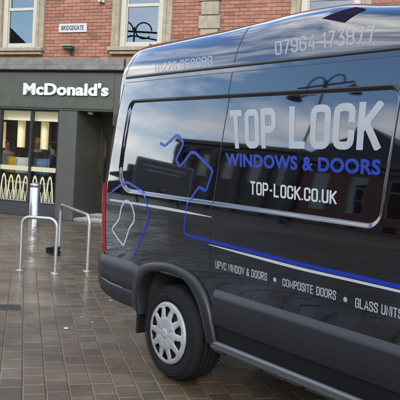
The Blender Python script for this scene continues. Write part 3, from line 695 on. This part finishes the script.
# --- sash windows
for c, h, _ in WINS:
    big = h*2; a, b = c-h, c+h
    w = empty('sash_window', (c, 0, WZ_0), 0, bld)
    def wb(mbx, n, m): 
        o = mbx.build(n, m, w, (c, 0, WZ_0)); return o
    f = MB(); fw = .13; y0, y1 = .045, .15
    f.box((a-fw, y0, WZ_0-.07), (a, y1, WZ_1+.08), bev=.008); f.box((b, y0, WZ_0-.07), (b+fw, y1, WZ_1+.08), bev=.008); f.box((a-.001, y0+.002, WZ_1), (b+.001, y1-.002, WZ_1+.078)); wb(f, 'frame', cream)
    lo = MB(); lo.box((a, .075, WZ_0-.068), (b, .135, WZ_0+.045), bev=.006); lo.box((a, .078, 4.80), (b, .132, 4.87), bev=.006); lo.box((a+.001, .08, WZ_0+.04), (a+.03, .13, 4.81)); lo.box((b-.03, .08, WZ_0+.04), (b-.001, .13, 4.81)); wb(lo, 'lower_sash', cream)
    up = MB(); up.box((a+.001, .112, 4.87), (a+.03, .15, WZ_1)); up.box((b-.03, .112, 4.87), (b-.001, .15, WZ_1)); up.box((a+.03, .1125, WZ_1-.05), (b-.03, .1495, WZ_1)); wb(up, 'upper_sash', cream)
    for z0, z1, yy, tw in ((WZ_0+.04, 4.805, .105, RNG.uniform(-.004, .004)), (4.865, WZ_1+.004, .128, RNG.uniform(-.004, .004))):
        g_ = MB(); g_.add([(a+.02, yy+tw, z0), (b-.02, yy-tw, z0), (b-.02, yy-tw, z1), (a+.02, yy+tw, z1)], [(0, 1, 2, 3)]); wb(g_, 'pane', upglass)
    for sx, s0, s1 in ((-1, a-fw-.20, a-fw-.002), (1, b+fw+.002, b+fw+.20)):
        ar = MB(); zz = WZ_0-.10
        ar.box((s0, .0, zz), (s1, .10, WZ_1+.22), bev=.012)
        in0, in1 = (s1-.075, s1-.004) if sx < 0 else (s0+.004, s0+.075)
        ar.box((in0, -.028, zz+.002), (in1, .05, WZ_1+.15), bev=.012); wb(ar, 'jamb_stone', stone)
    li = MB(); li.box((a-fw-.22, -.03, WZ_1+.222), (b+fw+.22, .12, WZ_1+.50), bev=.015); wb(li, 'lintel', stone)
    si = MB(); si.box((a-fw-.23, -.10, WZ_0-.165), (b+fw+.23, .14, WZ_0-.075), bev=.012); si.box((a-fw-.19, -.05, WZ_0-.235), (b+fw+.19, .12, WZ_0-.166), bev=.01); wb(si, 'sill', stone)
    bl_ = MB(); bl_.box((a-.05, .30, 5.15), (b+.05, .305, WZ_1)); wb(bl_, 'blind', mat('window_blind', (.42, .40, .35), .8))
# --- stone string course over the shopfront (two mouldings)
XE = 1.62
boxes('string_course', stone_g, ((XL, -.14, 3.50), (XE+.02, .10, 3.66)), bev=.012)
boxes('string_course', stone_g, ((XL, -.20, 3.395), (XE+.05, .09, 3.498)), bev=.014)
boxes('string_course', stone_g, ((XE+.06, -.10, 3.42), (XR, .10, 3.66)), bev=.012)
# --- fascia panels (joints between the panels), dark shadow gap, end pier
xs = [XL, -6.0, -3.6, -1.36, 1.40]
for a, b in zip(xs[:-1], xs[1:]): boxes('fascia_panel', fasc, ((a+.003, -.055, 2.545), (b-.003, .06, 3.355)), bev=.004)
boxes('fascia_gap', shopdark, ((XL, -.02, 3.34), (XE, .09, 3.41)))
boxes('fascia_soffit', shopdark, ((XL, -.04, 2.50), (XE, .5, 2.540)))
boxes('end_pier', fasc, ((1.405, -.05, 2.2), (1.60, .3, 3.35)), bev=.004)
boxes('end_pier', olive_d, ((1.62, -.04, 0), (2.05, .4, 3.40)), bev=.004)
bm = text_mesh("McDonald's", .035, .018, 0, 1.02)
mb = MB(); bm_out(bm, lambda co: (-1.0+2.285*co.x, -.09-co.z*1.0, 2.825+.008*co.x+.285*co.y), mb); bb(mb, 'fascia_lettering', white_l)
# --- column, plinth and shop windows
boxes('column', olive_d, ((-.03, -.02, 0), (.45, .0, 2.545)), ((-.03, .0, 0), (.449, .62, 2.50)), bev=.003)
boxes('column', olive_d, ((.10, .62, 0), (.449, 1.05, 2.50)))
boxes('plinth', shopdark, ((XL, .0, 0), (-.032, .25, .285)), bev=.004)
MUL = [-8.9, -7.9, -6.1, -5.0, -3.9, -2.75, -1.73, -.83, -.06]
for x in MUL: boxes('mullion', framem, ((x-.026, .02, .286), (x+.026, .12, 2.50)))
boxes('window_head', framem, ((XL, .024, 2.46), (-.034, .116, 2.498)))
boxes('window_foot', framem, ((XL, .024, .2865), (-.034, .116, .33)))
sillp = []
for a, b in zip(MUL[:-1], MUL[1:]):
    g_ = MB(); g_.add([(a+.02, .07, .32), (b-.02, .07, .32), (b-.02, .07, 2.47), (a+.02, .07, 2.47)], [(0, 1, 2, 3)]); pane = bb(g_, 'shop_pane', shopglass)
    v = MB(); v.box((a+.03, .055, 1.06), (b-.03, .062, 1.165)); bb(v, 'cream_band', cream_v, pane)
    # double arches standing in a row on the lower glass
    def arch(mbx, cx, zb, hw, hh, w):
        pi_ = []; po = []
        for t in np.linspace(-1, 1, 19):
            zz = zb+hh*(1-abs(t)**2.6); zi = zb+(hh-w*1.15)*(1-abs(t)**2.6) if abs(t) < .999 else zb
            po.append((cx+hw*t, .052, zz)); pi_.append((cx+(hw-w)*t, .052, zi))
        mbx.grid([po, pi_], 0, False)
    hwb = .118; stp = .212; cnt = max(1, int((b-a-.06+.03)/stp)); x = a+.035+hwb
    for k in range(cnt):
        mv = MB(); arch(mv, x+k*stp, .365, hwb, .60-.02*(k % 2), .058); bb(mv, 'arch_decal', cream_v, pane)
        for q in (-.055, .055):
            mv = MB(); arch(mv, x+k*stp+q*(.8 if k % 2 else .9), .365, .046, .27-.05*(k % 2), .026); bb(mv, 'arch_decal', cream_v, pane)
    dt = MB(); x = a+.05
    while x < b-.05: dt.add([(x, .052, .336), (x+.026, .052, .336), (x+.026, .052, .358), (x, .052, .358)], [(0, 1, 2, 3)]); x += .05
    bb(dt, 'dotted_line', white_l, pane, kind='stuff')
# --- entrance recess: back wall with doors, ribbed threshold ramp, ceiling light
boxes('recess_ceiling', shopdark, ((.45, .5, 2.50), (1.62, 2.4, 2.56)))
boxes('recess_wall', shopdark, ((1.62, .4, 0), (1.74, 2.4, 2.5)))
boxes('threshold', mat('threshold_stone', (.19, .18, .16), .45, noise=.2), ((.452, .02, 0), (1.618, 2.0, .06)), ((.452, .50, .06), (1.618, 2.0, .115)), bev=.006)
for k in range(7): boxes('ribbed_edge', ribm, ((.46, .08+k*.155, (.0602 if k < 3 else .1152)), (1.61, .135+k*.155, (.066 if k < 3 else .121))))
dr = empty('entrance_door', (1.03, 1.15, .12), 0, bld)
def dbox(n, m, *bs):
    q = MB()
    for a, b in bs: q.box(a, b)
    return q.build(n, m, dr, (1.03, 1.15, .12))
dbox('door_frame', framem, ((.46, 1.10, .12), (.53, 1.20, 2.45)), ((1.53, 1.10, .12), (1.60, 1.20, 2.45)), ((.53, 1.10, 2.05), (1.53, 1.2, 2.14)), ((1.0, 1.10, .12), (1.06, 1.2, 2.05)))
q = MB(); q.add([(.53, 1.15, .12), (1.53, 1.15, .12), (1.53, 1.15, 2.45), (.53, 1.15, 2.45)], [(0, 1, 2, 3)]); q.build('door_pane', shopglass, dr, (1.03, 1.15, .12))
dbox('door_handle', steel, ((.93, 1.04, .9), (.96, 1.07, 1.5)))
mb = MB(); mb.lathe([(.0, -.055), (.06, -.055), (.07, -.03), (.07, 0)], (.60, .30, 2.499), 'z', 16); bb(mb, 'ceiling_light', mat('pale_fitting', (.62, .62, .6), .4))
# --- street name plate and wall light
sg_ = empty('street_sign', (.183, .0, 4.37), 0, bld)
q = MB(); q.box((-.373, .035, -.10), (.373, .058, .10), bev=.004); q.build('sign_plate', sign_w, sg_)
bm = text_mesh('BRIDGEGATE', .022, .001, small=.76); q = MB(); bm_out(bm, lambda co: (-.30+.60*co.x, .0335-co.z, -.052+.105*co.y), q); q.build('sign_lettering', sign_b, sg_)
wl_ = empty('wall_light', (.15, .0, 3.85), 0, bld)
q = MB(); q.box((-.14, -.16, .085), (.13, .02, .115), bev=.01); q.build('light_hood', mat('pale_green_hood', (.26, .36, .25), .5), wl_)
q = MB(); q.box((-.10, -.13, .02), (.12, .02, .084), bev=.015); q.tube([(.05, -.05, .03), (.05, -.02, -.03), (.05, .05, -.05)], .03, 8); q.box((.0, .02, -.09), (.10, .065, .03), bev=.01); q.build('light_body', mat('dark_green_casting', (.03, .045, .035), .5), wl_)
q = MB(); q.tube([(.93, .0, 4.93), (.93, -.10, 4.93)], .035, 10); q.box((.86, -.01, 4.90), (1.0, .06, 4.97), bev=.01); bb(q, 'alarm_sounder', cream)
# --- right-hand shopfront behind the van
boxes('shop_wall', shopdark, ((2.06, .1, 0), (XR, .38, .5)), ((2.06, .1, 2.7), (XR, .38, 3.42)), ((2.06, 7.6, 0), (XR, 7.7, 3.42)))
for x in (2.1, 4.6, 7.2, 9.8, 12.5): boxes('pilaster', stone_g, ((x, .0, 0), (x+.35, .5, 3.41)), bev=.01)
q = MB(); q.add([(2.1, .25, .5), (12.6, .25, .5), (12.6, .25, 2.7), (2.1, .25, 2.7)], [(0, 1, 2, 3)]); bb(q, 'shop_pane', shopglass)
# --- dining room inside
boxes('dining_floor', mat('dining_floor', (.10, .085, .07), .4), ((XL+.3, .25, 0), (XR-.3, 8.6, .02)))
boxes('dining_wall', roomw, ((XL+.3, 4.4, .02), (1.5, 4.5, 3.45)))
boxes('dining_ceiling', mat('dining_ceiling', (.30, .27, .22), .8), ((XL+.3, .42, 2.72), (1.5, 4.4, 2.80)))
for k in range(6): boxes('added_glow_panel', mat('room_fill_glow', (.8, .8, .75), .5, emit=(1, .9, .72, 2.4)), ((-6.2+k*1.25, 1.9, 2.70), (-5.6+k*1.25, 2.5, 2.718)))  # glowing panels added overhead to brighten the dining room
boxes('menu_panel', mat('lit_menu_panel', (.6, .6, .3), .5, emit=(1, .92, .45, .5)), ((.62, 1.9, 1.45), (.95, 1.93, 1.85)))
boxes('bulkhead', bulk, ((XL+.4, .34, 2.25), (-.08, .40, 2.71)))  # glow put into the bulkhead to brighten it and the room
for x, c in ((-2.6, (.30, .10, .05)), (-1.7, (.32, .22, .10)), (-.9, (.12, .16, .2)), (-.2, (.26, .12, .05)), (-3.6, (.10, .12, .12))):
    boxes('wall_panel', mat('panel_%d' % int(x*10), c, .7, noise=.2), ((x-.32, 4.33, .9), (x+.32, 4.398, 2.3)), bev=.01)
# ================================================================== things inside the restaurant
def inside(s_, d_, z=0): q = P0+BU*s_+BN*d_; return (q[0], q[1], z)
def lamp(s_, d_, zc, label):
    t = empty('pendant_lamp', inside(s_, d_, zc), TH); tag(t, label, 'lamp', 'pendant lamps in the restaurant window')
    q = MB(); q.lathe([(.0, .345), (.09, .345), (.098, .32), (.098, -.32), (.092, -.335), (.086, -.32), (.086, .30)], seg=20); q.build('lamp_shade', lampm, t)
    q = MB(); q.tube([(0, 0, .34), (0, 0, 2.70-zc)], .008, 6); q.build('cord', framem, t)
def look(px, py, depth):
    n = BN; P = hit(px, py, n, P0@n+depth); return bloc(P)
for (px, py, dp), lb in (((21.5, 134, .75), 'cream cylinder pendant lamp in the left of the two visible window bays'), ((44.7, 136, .75), 'cream cylinder pendant lamp in the window bay beside the grey column'), ((2, 135, 1.2), 'cream cylinder pendant lamp at the left edge of the picture')):
    s_, d_, z_ = look(px, py, dp); lamp(s_, d_, z_, lb)

# --- people indoors: one skinned body each, clothes and hair as children
def person(loc, rz, label, jacket, trousers, hair_c, skin=(.45, .28, .20), h=1.76, lean=0, arm=0):
    t = empty('person', loc, rz); tag(t, label, 'person'); k = h/1.76
    J = {'pel': (0, 0, .95, .135, .10), 'wst': (0, -.01, 1.12, .13, .095), 'chs': (0, -.01+lean, 1.32, .155, .105), 'nck': (0, lean, 1.47, .055, .055), 'hd0': (0, -.01+lean, 1.56, .07, .08), 'hd1': (0, -.015+lean, 1.65, .078, .095), 'hd2': (0, -.01+lean, 1.73, .05, .06)}
    ed = [('pel', 'wst'), ('wst', 'chs'), ('chs', 'nck'), ('nck', 'hd0'), ('hd0', 'hd1'), ('hd1', 'hd2')]
    for s_, sg in (('l', 1), ('r', -1)):
        J.update({s_+'sh': (.17*sg, lean, 1.40, .062, .06), s_+'el': (.24*sg, -.03+lean-arm*.1, 1.13, .045, .045), s_+'wr': (.22*sg, -.12-arm*.2, .93+arm*.22, .030, .034), s_+'hn': (.21*sg, -.16-arm*.23, .87+arm*.27, .028, .038),
                  s_+'hp': (.09*sg, 0, .88, .085, .09), s_+'kn': (.10*sg, -.02, .48, .058, .06), s_+'an': (.10*sg, .02, .09, .04, .042), s_+'to': (.11*sg, -.14, .035, .04, .03)})
        ed += [('chs', s_+'sh'), (s_+'sh', s_+'el'), (s_+'el', s_+'wr'), (s_+'wr', s_+'hn'), ('pel', s_+'hp'), (s_+'hp', s_+'kn'), (s_+'kn', s_+'an'), (s_+'an', s_+'to')]
    def skin_obj(name, keys, edges, m, grow=0.0, par=None):
        me = bpy.data.meshes.new(name); ix = {q: i for i, q in enumerate(keys)}; me.from_pydata([tuple(c*k for c in J[q][:3]) for q in keys], [(ix[a], ix[b]) for a, b in edges], []); me.materials.append(m)
        o = bpy.data.objects.new(name, me); COL.objects.link(o); o.parent = par
        md = o.modifiers.new('skin', 'SKIN'); md.use_smooth_shade = True; sv = me.skin_vertices[0].data
        for q in keys: sv[ix[q]].radius = ((J[q][3]+grow)*k, (J[q][4]+grow)*k)
        sv[0].use_root = True; sd_ = o.modifiers.new('sub', 'SUBSURF'); sd_.levels = 1; sd_.render_levels = 2; return o
    b = skin_obj('body', list(J), ed, mat('skin_tone', skin, .55), 0, t)
    tk = ['chs', 'wst', 'pel', 'lsh', 'lel', 'lwr', 'rsh', 'rel', 'rwr']; skin_obj('jacket', tk, [e for e in ed if e[0] in tk and e[1] in tk], mat('jacket_%.2f' % sum(jacket), jacket, .8), .016, t)
    lk = ['pel', 'lhp', 'lkn', 'lan', 'rhp', 'rkn', 'ran']; skin_obj('trousers', lk, [e for e in ed if e[0] in lk and e[1] in lk], mat('trousers', trousers, .8), .012, t)
    q = MB(); q.lathe([(.0, .125), (.05, .115), (.086, .075), (.097, .02), (.094, -.04), (.08, -.07)], (0, .025+lean, 1.66*k), seg=18); q.build('hair', mat('hair_%.2f' % sum(hair_c), hair_c, .7), t)
    q = MB(); q.lathe([(0, -.02), (.012, -.015), (.014, 0), (0, .02)], (0, -.105+lean, 1.635*k), seg=8)
    q.box((-.025, -.10+lean, 1.592*k), (.025, -.09+lean, 1.600*k)); q.build('nose_and_mouth', mat('skin_tone', skin), t)
    for sx in (-1, 1): q = MB(); q.lathe([(0, -.008), (.008, 0), (0, .008)], (.032*sx, -.098+lean, 1.665*k), seg=8); q.build('eye', sign_b, t)
    return t
s_, d_, _ = look(37.5, 150, 2.2); person(inside(s_, d_, .02), TH+.5, 'person in a dark jacket with reddish hair standing inside the restaurant window', (.03, .03, .04), (.03, .03, .035), (.34, .10, .06), h=1.84, arm=.6)
s_, d_, _ = look(53, 150, 1.9); person(inside(s_, d_, .02), TH-1.2, 'person in dark blue clothes with black hair beside the grey column', (.025, .04, .08), (.02, .02, .03), (.01, .01, .01), h=1.76)
s_, d_, _ = look(7, 150, 2.2); person(inside(s_, d_, .02), TH+1.0, 'person in a grey top inside the restaurant near the left picture edge', (.14, .15, .16), (.02, .02, .03), (.02, .015, .01), h=1.74)
def cafe_chair(px, py, dp, rz, m, label):
    s_, d_, _ = look(px, py, dp); t = empty('dining_chair', inside(s_, d_, .02), TH+rz); tag(t, label, 'chair')
    q = MB(); q.box((-.21, -.21, .70), (.21, .21, .75), bev=.015); q.build('seat', m, t)
    q = MB(); q.grid([[(.22*math.sin(a), .19+.05*(1-math.cos(a)*1.0)-.03, z+.0) for a in np.linspace(-1.2, 1.2, 9)] for z in (.95, 1.05, 1.2, 1.34)], 0, True); o = q.build('backrest', m, t); md = o.modifiers.new('s', 'SOLIDIFY'); md.thickness = .025
    for sx in (-1, 1):
        for sy in (-1, 1):
            q = MB(); q.tube([(.17*sx, .17*sy, .70), (.20*sx, .20*sy, 0)], .014, 8); q.build('leg', framem, t)
        q = MB(); q.tube([(.17*sx, .18, .72), (.17*sx, .20, 1.30)], .012, 8); q.build('back_post', framem, t)
cafe_chair(19, 155, .75, 2.9, mat('yellow_seat', (.62, .34, .02), .5), 'yellow shell-backed chair in the restaurant window')
cafe_chair(46, 155, .65, 3.3, mat('blue_seat', (.10, .16, .26), .5), 'grey blue chair in the window bay beside the column')
cafe_chair(28.5, 153, .6, 3.0, mat('white_seat', (.62, .62, .60), .5), 'white chair in the window behind the slim mullion')
def table(px, dp, label):
    s_, d_, _ = look(px, 160, dp); t = empty('dining_table', inside(s_, d_, .02), TH); tag(t, label, 'table')
    q = MB(); q.box((-.35, -.3, 1.0), (.35, .3, 1.035), bev=.008); q.build('table_top', mat('table_wood', (.26, .15, .07), .4), t)
    q = MB(); q.tube([(0, 0, .02), (0, 0, 1.0)], .035, 10); q.build('pedestal', framem, t); q = MB(); q.lathe([(0, .02), (.2, .018), (.22, 0)], seg=20); q.build('table_base', framem, t)
table(33, 1.0, 'high wooden table between the chairs in the restaurant window'); table(9, 1.2, 'high wooden table inside the left window bay')

# ================================================================== STREET THINGS
def hoop(pl, pr, hgt, label):
    A = Vector(hit(*pl, (0, 0, 1), 0)); B = Vector(hit(*pr, (0, 0, 1), 0)); mid = (A+B)/2; d = (B-A); w = d.length; d.normalize(); r = .024; rc = .11
    t = empty('cycle_hoop', tuple(mid), math.atan2(d.y, d.x)); tag(t, label, 'bike stand', 'steel cycle hoops by the van')
    p = [(-w/2, 0, -.05), (-w/2+.0, 0, hgt*.4), (-w/2, 0, hgt-rc)] + [(-w/2+rc-rc*math.cos(a), 0, hgt-rc+rc*math.sin(a)) for a in np.linspace(.2, math.pi/2, 7)] + [(0, 0, hgt)] + [(w/2-rc+rc*math.sin(a), 0, hgt-rc+rc*math.cos(a)) for a in np.linspace(0, math.pi/2-.2, 7)] + [(w/2, 0, hgt-rc), (w/2, 0, hgt*.4), (w/2, 0, -.05)]
    q = MB(); q.tube(p, r, 14); q.build('tube', steel, t)
    for sx in (-1, 1): q = MB(); q.lathe([(.026, .012), (.05, .010), (.055, .002), (.055, -.01)], (sx*w/2, 0, 0), seg=18); q.build('base_collar', steel, t)
    return t
hoop((20, 270), (54.8, 273), .71, 'steel cycle hoop nearer the left picture edge, its leg beside the black cable')
hoop((58.5, 252), (87, 271), .755, 'steel cycle hoop nearer the van bumper')
def bollard(px, py, label):
    P = hit(px, py, (0, 0, 1), 0); t = empty('bollard', tuple(P)); tag(t, label, 'bollard')
    q = MB(); q.lathe([(.105, -.02), (.105, .80), (.100, .806)], seg=28); q.build('shaft', mat('brushed_steel', (.52, .50, .46), .30, metal=.9, noise=.1, nscale=10, rnoise=.08), t)
    q = MB(); q.lathe([(.099, .806), (.099, .822), (.108, .826), (.108, .862), (.098, .885), (.05, .898), (0, .90)], seg=28); q.build('cap', steel, t)
bollard(33.5, 226.5, 'round stainless steel bollard in front of the arch-patterned window')
# coiled cable lying by the hoop leg
P = Vector(hit(53.5, 254.5, (0, 0, 1), .0)); q = MB(); pts = []
for k in range(64): a = k*.42; rr = .085+.022*math.sin(k*1.3); pts.append((rr*1.15*math.cos(a), rr*math.sin(a), .022+.0014*k+.010*math.sin(k*.9)))
q.tube(pts, .014, 8); q.box((.07, -.05, .0), (.17, .03, .045), bev=.012); o = q.build('coiled_cable', rubber); o.location = P; tag(o, 'black coiled cable lock lying on the paving behind the hoop leg', 'cable lock')
# scraps on the paving
def scrap(px, py, size, m, label, seed):
    rn = random.Random(seed); P = hit(px, py, (0, 0, 1), .006); q = MB(); n = 9; top = [(size*(.7+.5*rn.random())*math.cos(2*math.pi*i/n), size*(.6+.4*rn.random())*math.sin(2*math.pi*i/n), .003+.002*rn.random()) for i in range(n)]
    q.add([(0, 0, .0055)]+top+[(x*1.02, y*1.02, -.001) for x, y, z in top], [(0, 1+i, 1+(i+1) % n) for i in range(n)]+[(1+i, 1+n+i, 1+n+(i+1) % n, 1+(i+1) % n) for i in range(n)]); o = q.build('litter_scrap', m); o.location = P; tag(o, label, 'litter', 'scraps lying on the paving')
paper = mat('wet_paper', (.55, .53, .48), .5); gum = mat('trodden_gum', (.30, .28, .24), .6); leafm = mat('dead_leaf', (.20, .12, .05), .5)
scrap(66.2, 328.3, .026, paper, 'small white paper scrap on the paving left of the wheel', 1); scrap(92.5, 322.3, .014, gum, 'pale gum spot between the paper scrap and the bumper', 2)
scrap(81.8, 317.3, .013, gum, 'grey gum spot just above and right of the paper scrap', 3); scrap(110.5, 300.5, .02, gum, 'pale scrap on the paving just below the van bumper', 4); scrap(38, 288, .012, leafm, 'small brown leaf on the paving in front of the left hoop', 5)
# dark wet patch at the left edge: a flat ribbed plate added in its place
P = hit(3, 307.5, (0, 0, 1), 0); t = empty('puddle_plate', tuple(P), ang); tag(t, 'dark ribbed plate standing in for a puddle on the paving at the left edge', 'puddle stand-in')
q = MB(); q.box((-.11, -.17, -.01), (.11, .17, .007), bev=.004); q.build('puddle_base', mat('puddle_dark', (.035, .038, .042), .35, metal=.5, noise=.3, bump=.5, bscale=60), t)
for k in range(5): q = MB(); q.box((-.09, -.135+k*.06, .0065), (.09, -.115+k*.06, .011), bev=.002); q.build('puddle_rib', MATS['puddle_dark'], t)

# ================================================================== ACROSS THE SQUARE (seen in the van's paint and the window glass)
def block(A, B, H, depth, m, label, nwin, floors, roof=None, cols=False, name='town_building'):
    A = Vector((*A, 0)); B = Vector((*B, 0)); d = B-A; L_ = d.length; rz = math.atan2(d.y, d.x)     # front faces local +y
    t = empty(name, tuple(A), rz); tag(t, label, 'building')
    fh = H/floors; bw = L_/nwin
    mb = MB(); ww = bw*.46
    for f in range(floors):
        z0 = f*fh; a0, a1 = (z0+fh*.28, z0+fh*.80) if f else (z0+.5, z0+fh*.82)
        mb.box((0, -.35, z0), (L_, 0, a0)); mb.box((0, -.35, a1), (L_, 0, z0+fh)); x = 0
        for i in range(nwin):
            c = (i+.5)*bw; mb.box((x, -.35, a0), (c-ww/2, 0, a1)); x = c+ww/2
            w = empty('window', (c, -.12, a0), 0, t); q = MB()
            for a, b in (((-ww/2, -.04, 0), (-ww/2+.07, .04, a1-a0)), ((ww/2-.07, -.04, 0), (ww/2, .04, a1-a0)), ((-ww/2+.07, -.04, (a1-a0)*.5-.03), (ww/2-.07, .04, (a1-a0)*.5+.03)), ((-ww/2+.07, -.04, 0), (ww/2-.07, .04, .06)), ((-ww/2+.07, -.04, a1-a0-.06), (ww/2-.07, .04, a1-a0))): q.box(a, b)
            q.build('frame', cream, w); q = MB(); q.add([(-ww/2, 0, 0), (ww/2, 0, 0), (ww/2, 0, a1-a0), (-ww/2, 0, a1-a0)], [(3, 2, 1, 0)]); q.build('pane', upglass, w)
        mb.box((x, -.35, a0), (L_, 0, a1))
    mb.box((0, -depth, 0), (.3, -.35, H)); mb.box((L_-.3, -depth, 0), (L_, -.35, H)); mb.box((.3, -depth, 0), (L_-.3, -depth+.3, H)); mb.box((.3, -1.6, 0), (L_-.3, -1.5, H)); mb.build('wall', m, t)
    q = MB(); q.box((-.2, -.3, H+.002), (L_+.2, .35, H+.30)); q.box((-.1, -.3, H-.35), (L_+.1, .15, H-.1)); q.build('cornice', stone_g, t)
    if cols:
        for i in range(nwin+1):
            q = MB(); x = min(max(i*bw, .3), L_-.3); q.lathe([(.34, 0), (.34, .3), (.26, .4), (.22, H*.8), (.32, H*.86), (.32, H-.36)], (x, .22, 0), seg=16); q.build('pilaster', stone_g, t)
    q = MB()
    if roof:
        q.add([(-.2, .3, H+.3), (L_+.2, .3, H+.3), (L_+.2, -depth, H+.3), (-.2, -depth, H+.3), (L_*.5, .3, H+roof), (L_*.5, -depth, H+roof)], [(0, 4, 5, 3), (1, 2, 5, 4), (0, 1, 4), (3, 5, 2)]); q.build('roof', mat('slate', (.06, .06, .07), .6, noise=.3), t)
        ch = MB(); ch.box((L_*.2, -2.2, H), (L_*.2+.9, -1.4, H+roof+.5), bev=.02); ch.build('chimney', brick_p, t)
    else: q.box((0, -depth, H), (L_, -.3, H+.2)); q.build('roof', mat('slate', (.06, .06, .07), .6, noise=.3), t)
brick_p = mat('old_brick', (.20, .085, .055), .85, noise=.3, nscale=4)
stone_d = mat('dark_stone', (.16, .135, .105), .8, noise=.35, nscale=1.5)  # one dark stone tone with mottled variation
block((-28.2, -18.6), (-20.2, -20.9), 6.9, 9, stone_d, 'dark stone building with tall half columns, mirrored in the van window panel', 5, 2, cols=True)
block((-19.9, -21.0), (-14.2, -22.5), 6.4, 9, brick_p, 'narrow old brick building with a slate gable, mirrored in the van behind the company name', 3, 2, roof=3.0)
block((-13.9, -22.8), (-2.6, -25.2), 8.0, 9, stone_d, 'dark stone building across the square mirrored in the upper sash windows', 5, 3)
block((-2.2, -25.6), (14, -24), 8.6, 9, brick_p, 'long old brick block added unseen behind the camera to lower the ambient light', 6, 3)  # unseen block added behind the camera to lower the ambient light
block((-62, 6), (-46, -14), 9.0, 9, brick_p, 'distant brick building beyond the square, mirrored low in the van tail panel', 6, 2, roof=2.2)
block((-47, -21), (-31.5, -25.5), 3.6, 8, brick_p, 'low brick building far across the square, mirrored behind the notice board', 6, 1, roof=1.6)
# scrolled double-arm street lamp
def street_lamp(x, y, rz, label):
    t = empty('street_lamp', (x, y, 0), rz); tag(t, label, 'street lamp'); irn = mat('black_iron', (.015, .015, .016), .4); H = 6.7
    q = MB(); q.tube([(0, 0, 0), (0, 0, .9), (0, 0, H+.3)], [.09, .05, .035], 12); q.lathe([(.16, 0), (.16, .3), (.10, .5), (.08, .9)], seg=16); q.build('post', irn, t)
    q = MB(); q.tube([(-1.15, 0, H+.1), (1.15, 0, H+.1)], .04, 8); q.tube([(-1.1, 0, H-.22), (0, 0, H-.08), (1.1, 0, H-.22)], .032, 8); q.build('arm', irn, t)
    for sx in (-1, 1):
        q = MB(); q.tube([(sx*.40+.34*math.cos(a), 0, H+.16+.34*math.sin(a)) for a in np.linspace(0, 5.6, 26)], .030, 8); q.build('scroll', irn, t)
        q = MB(); q.lathe([(.02, .14), (.06, .08), (.22, -.10), (.24, -.14), (.0, -.10)], (sx*1.2, 0, H-.12), seg=18); q.build('lantern', irn, t)
d = Vector((-.70, -.665)).normalized(); street_lamp(1.35+d.x*14, 0+d.y*14, R(8), 'black scrolled double-arm street lamp mirrored above the company name')
# information board mirrored beside the tail
t = empty('notice_board', (-12.9, -8.1, 0), R(-62)); tag(t, 'framed notice board with a red disc on two legs, mirrored in the van tail panel', 'sign')
q = MB(); q.box((-1.15, -.03, 1.85), (1.15, .03, 3.15), bev=.05); q.build('board_frame', mat('board_frame_grey', (.30, .30, .31), .5), t); q = MB(); q.box((-1.07, .031, 1.93), (1.07, .036, 3.07)); q.build('board_face', mat('board_grey', (.10, .10, .105), .5), t)
for k, (z0, w_) in enumerate(((2.84, .85), (2.66, .7))): q = MB(); q.box((-w_, .0365, z0), (w_, .040, z0+.07)); q.build('pale_bar', mat('board_bar', (.32, .32, .32), .5), t)
q = MB(); q.lathe([(0, .006), (.17, .006), (.17, 0)], (.05, .037, 2.25), 'y', 20); q.build('red_disc', mat('red_paint', (.35, .03, .03), .5), t)
for sx in (-1, 1): q = MB(); q.box((sx*.8-.04, -.04, 0), (sx*.8+.04, .0299, 1.9)); q.build('leg', plastic_d, t)
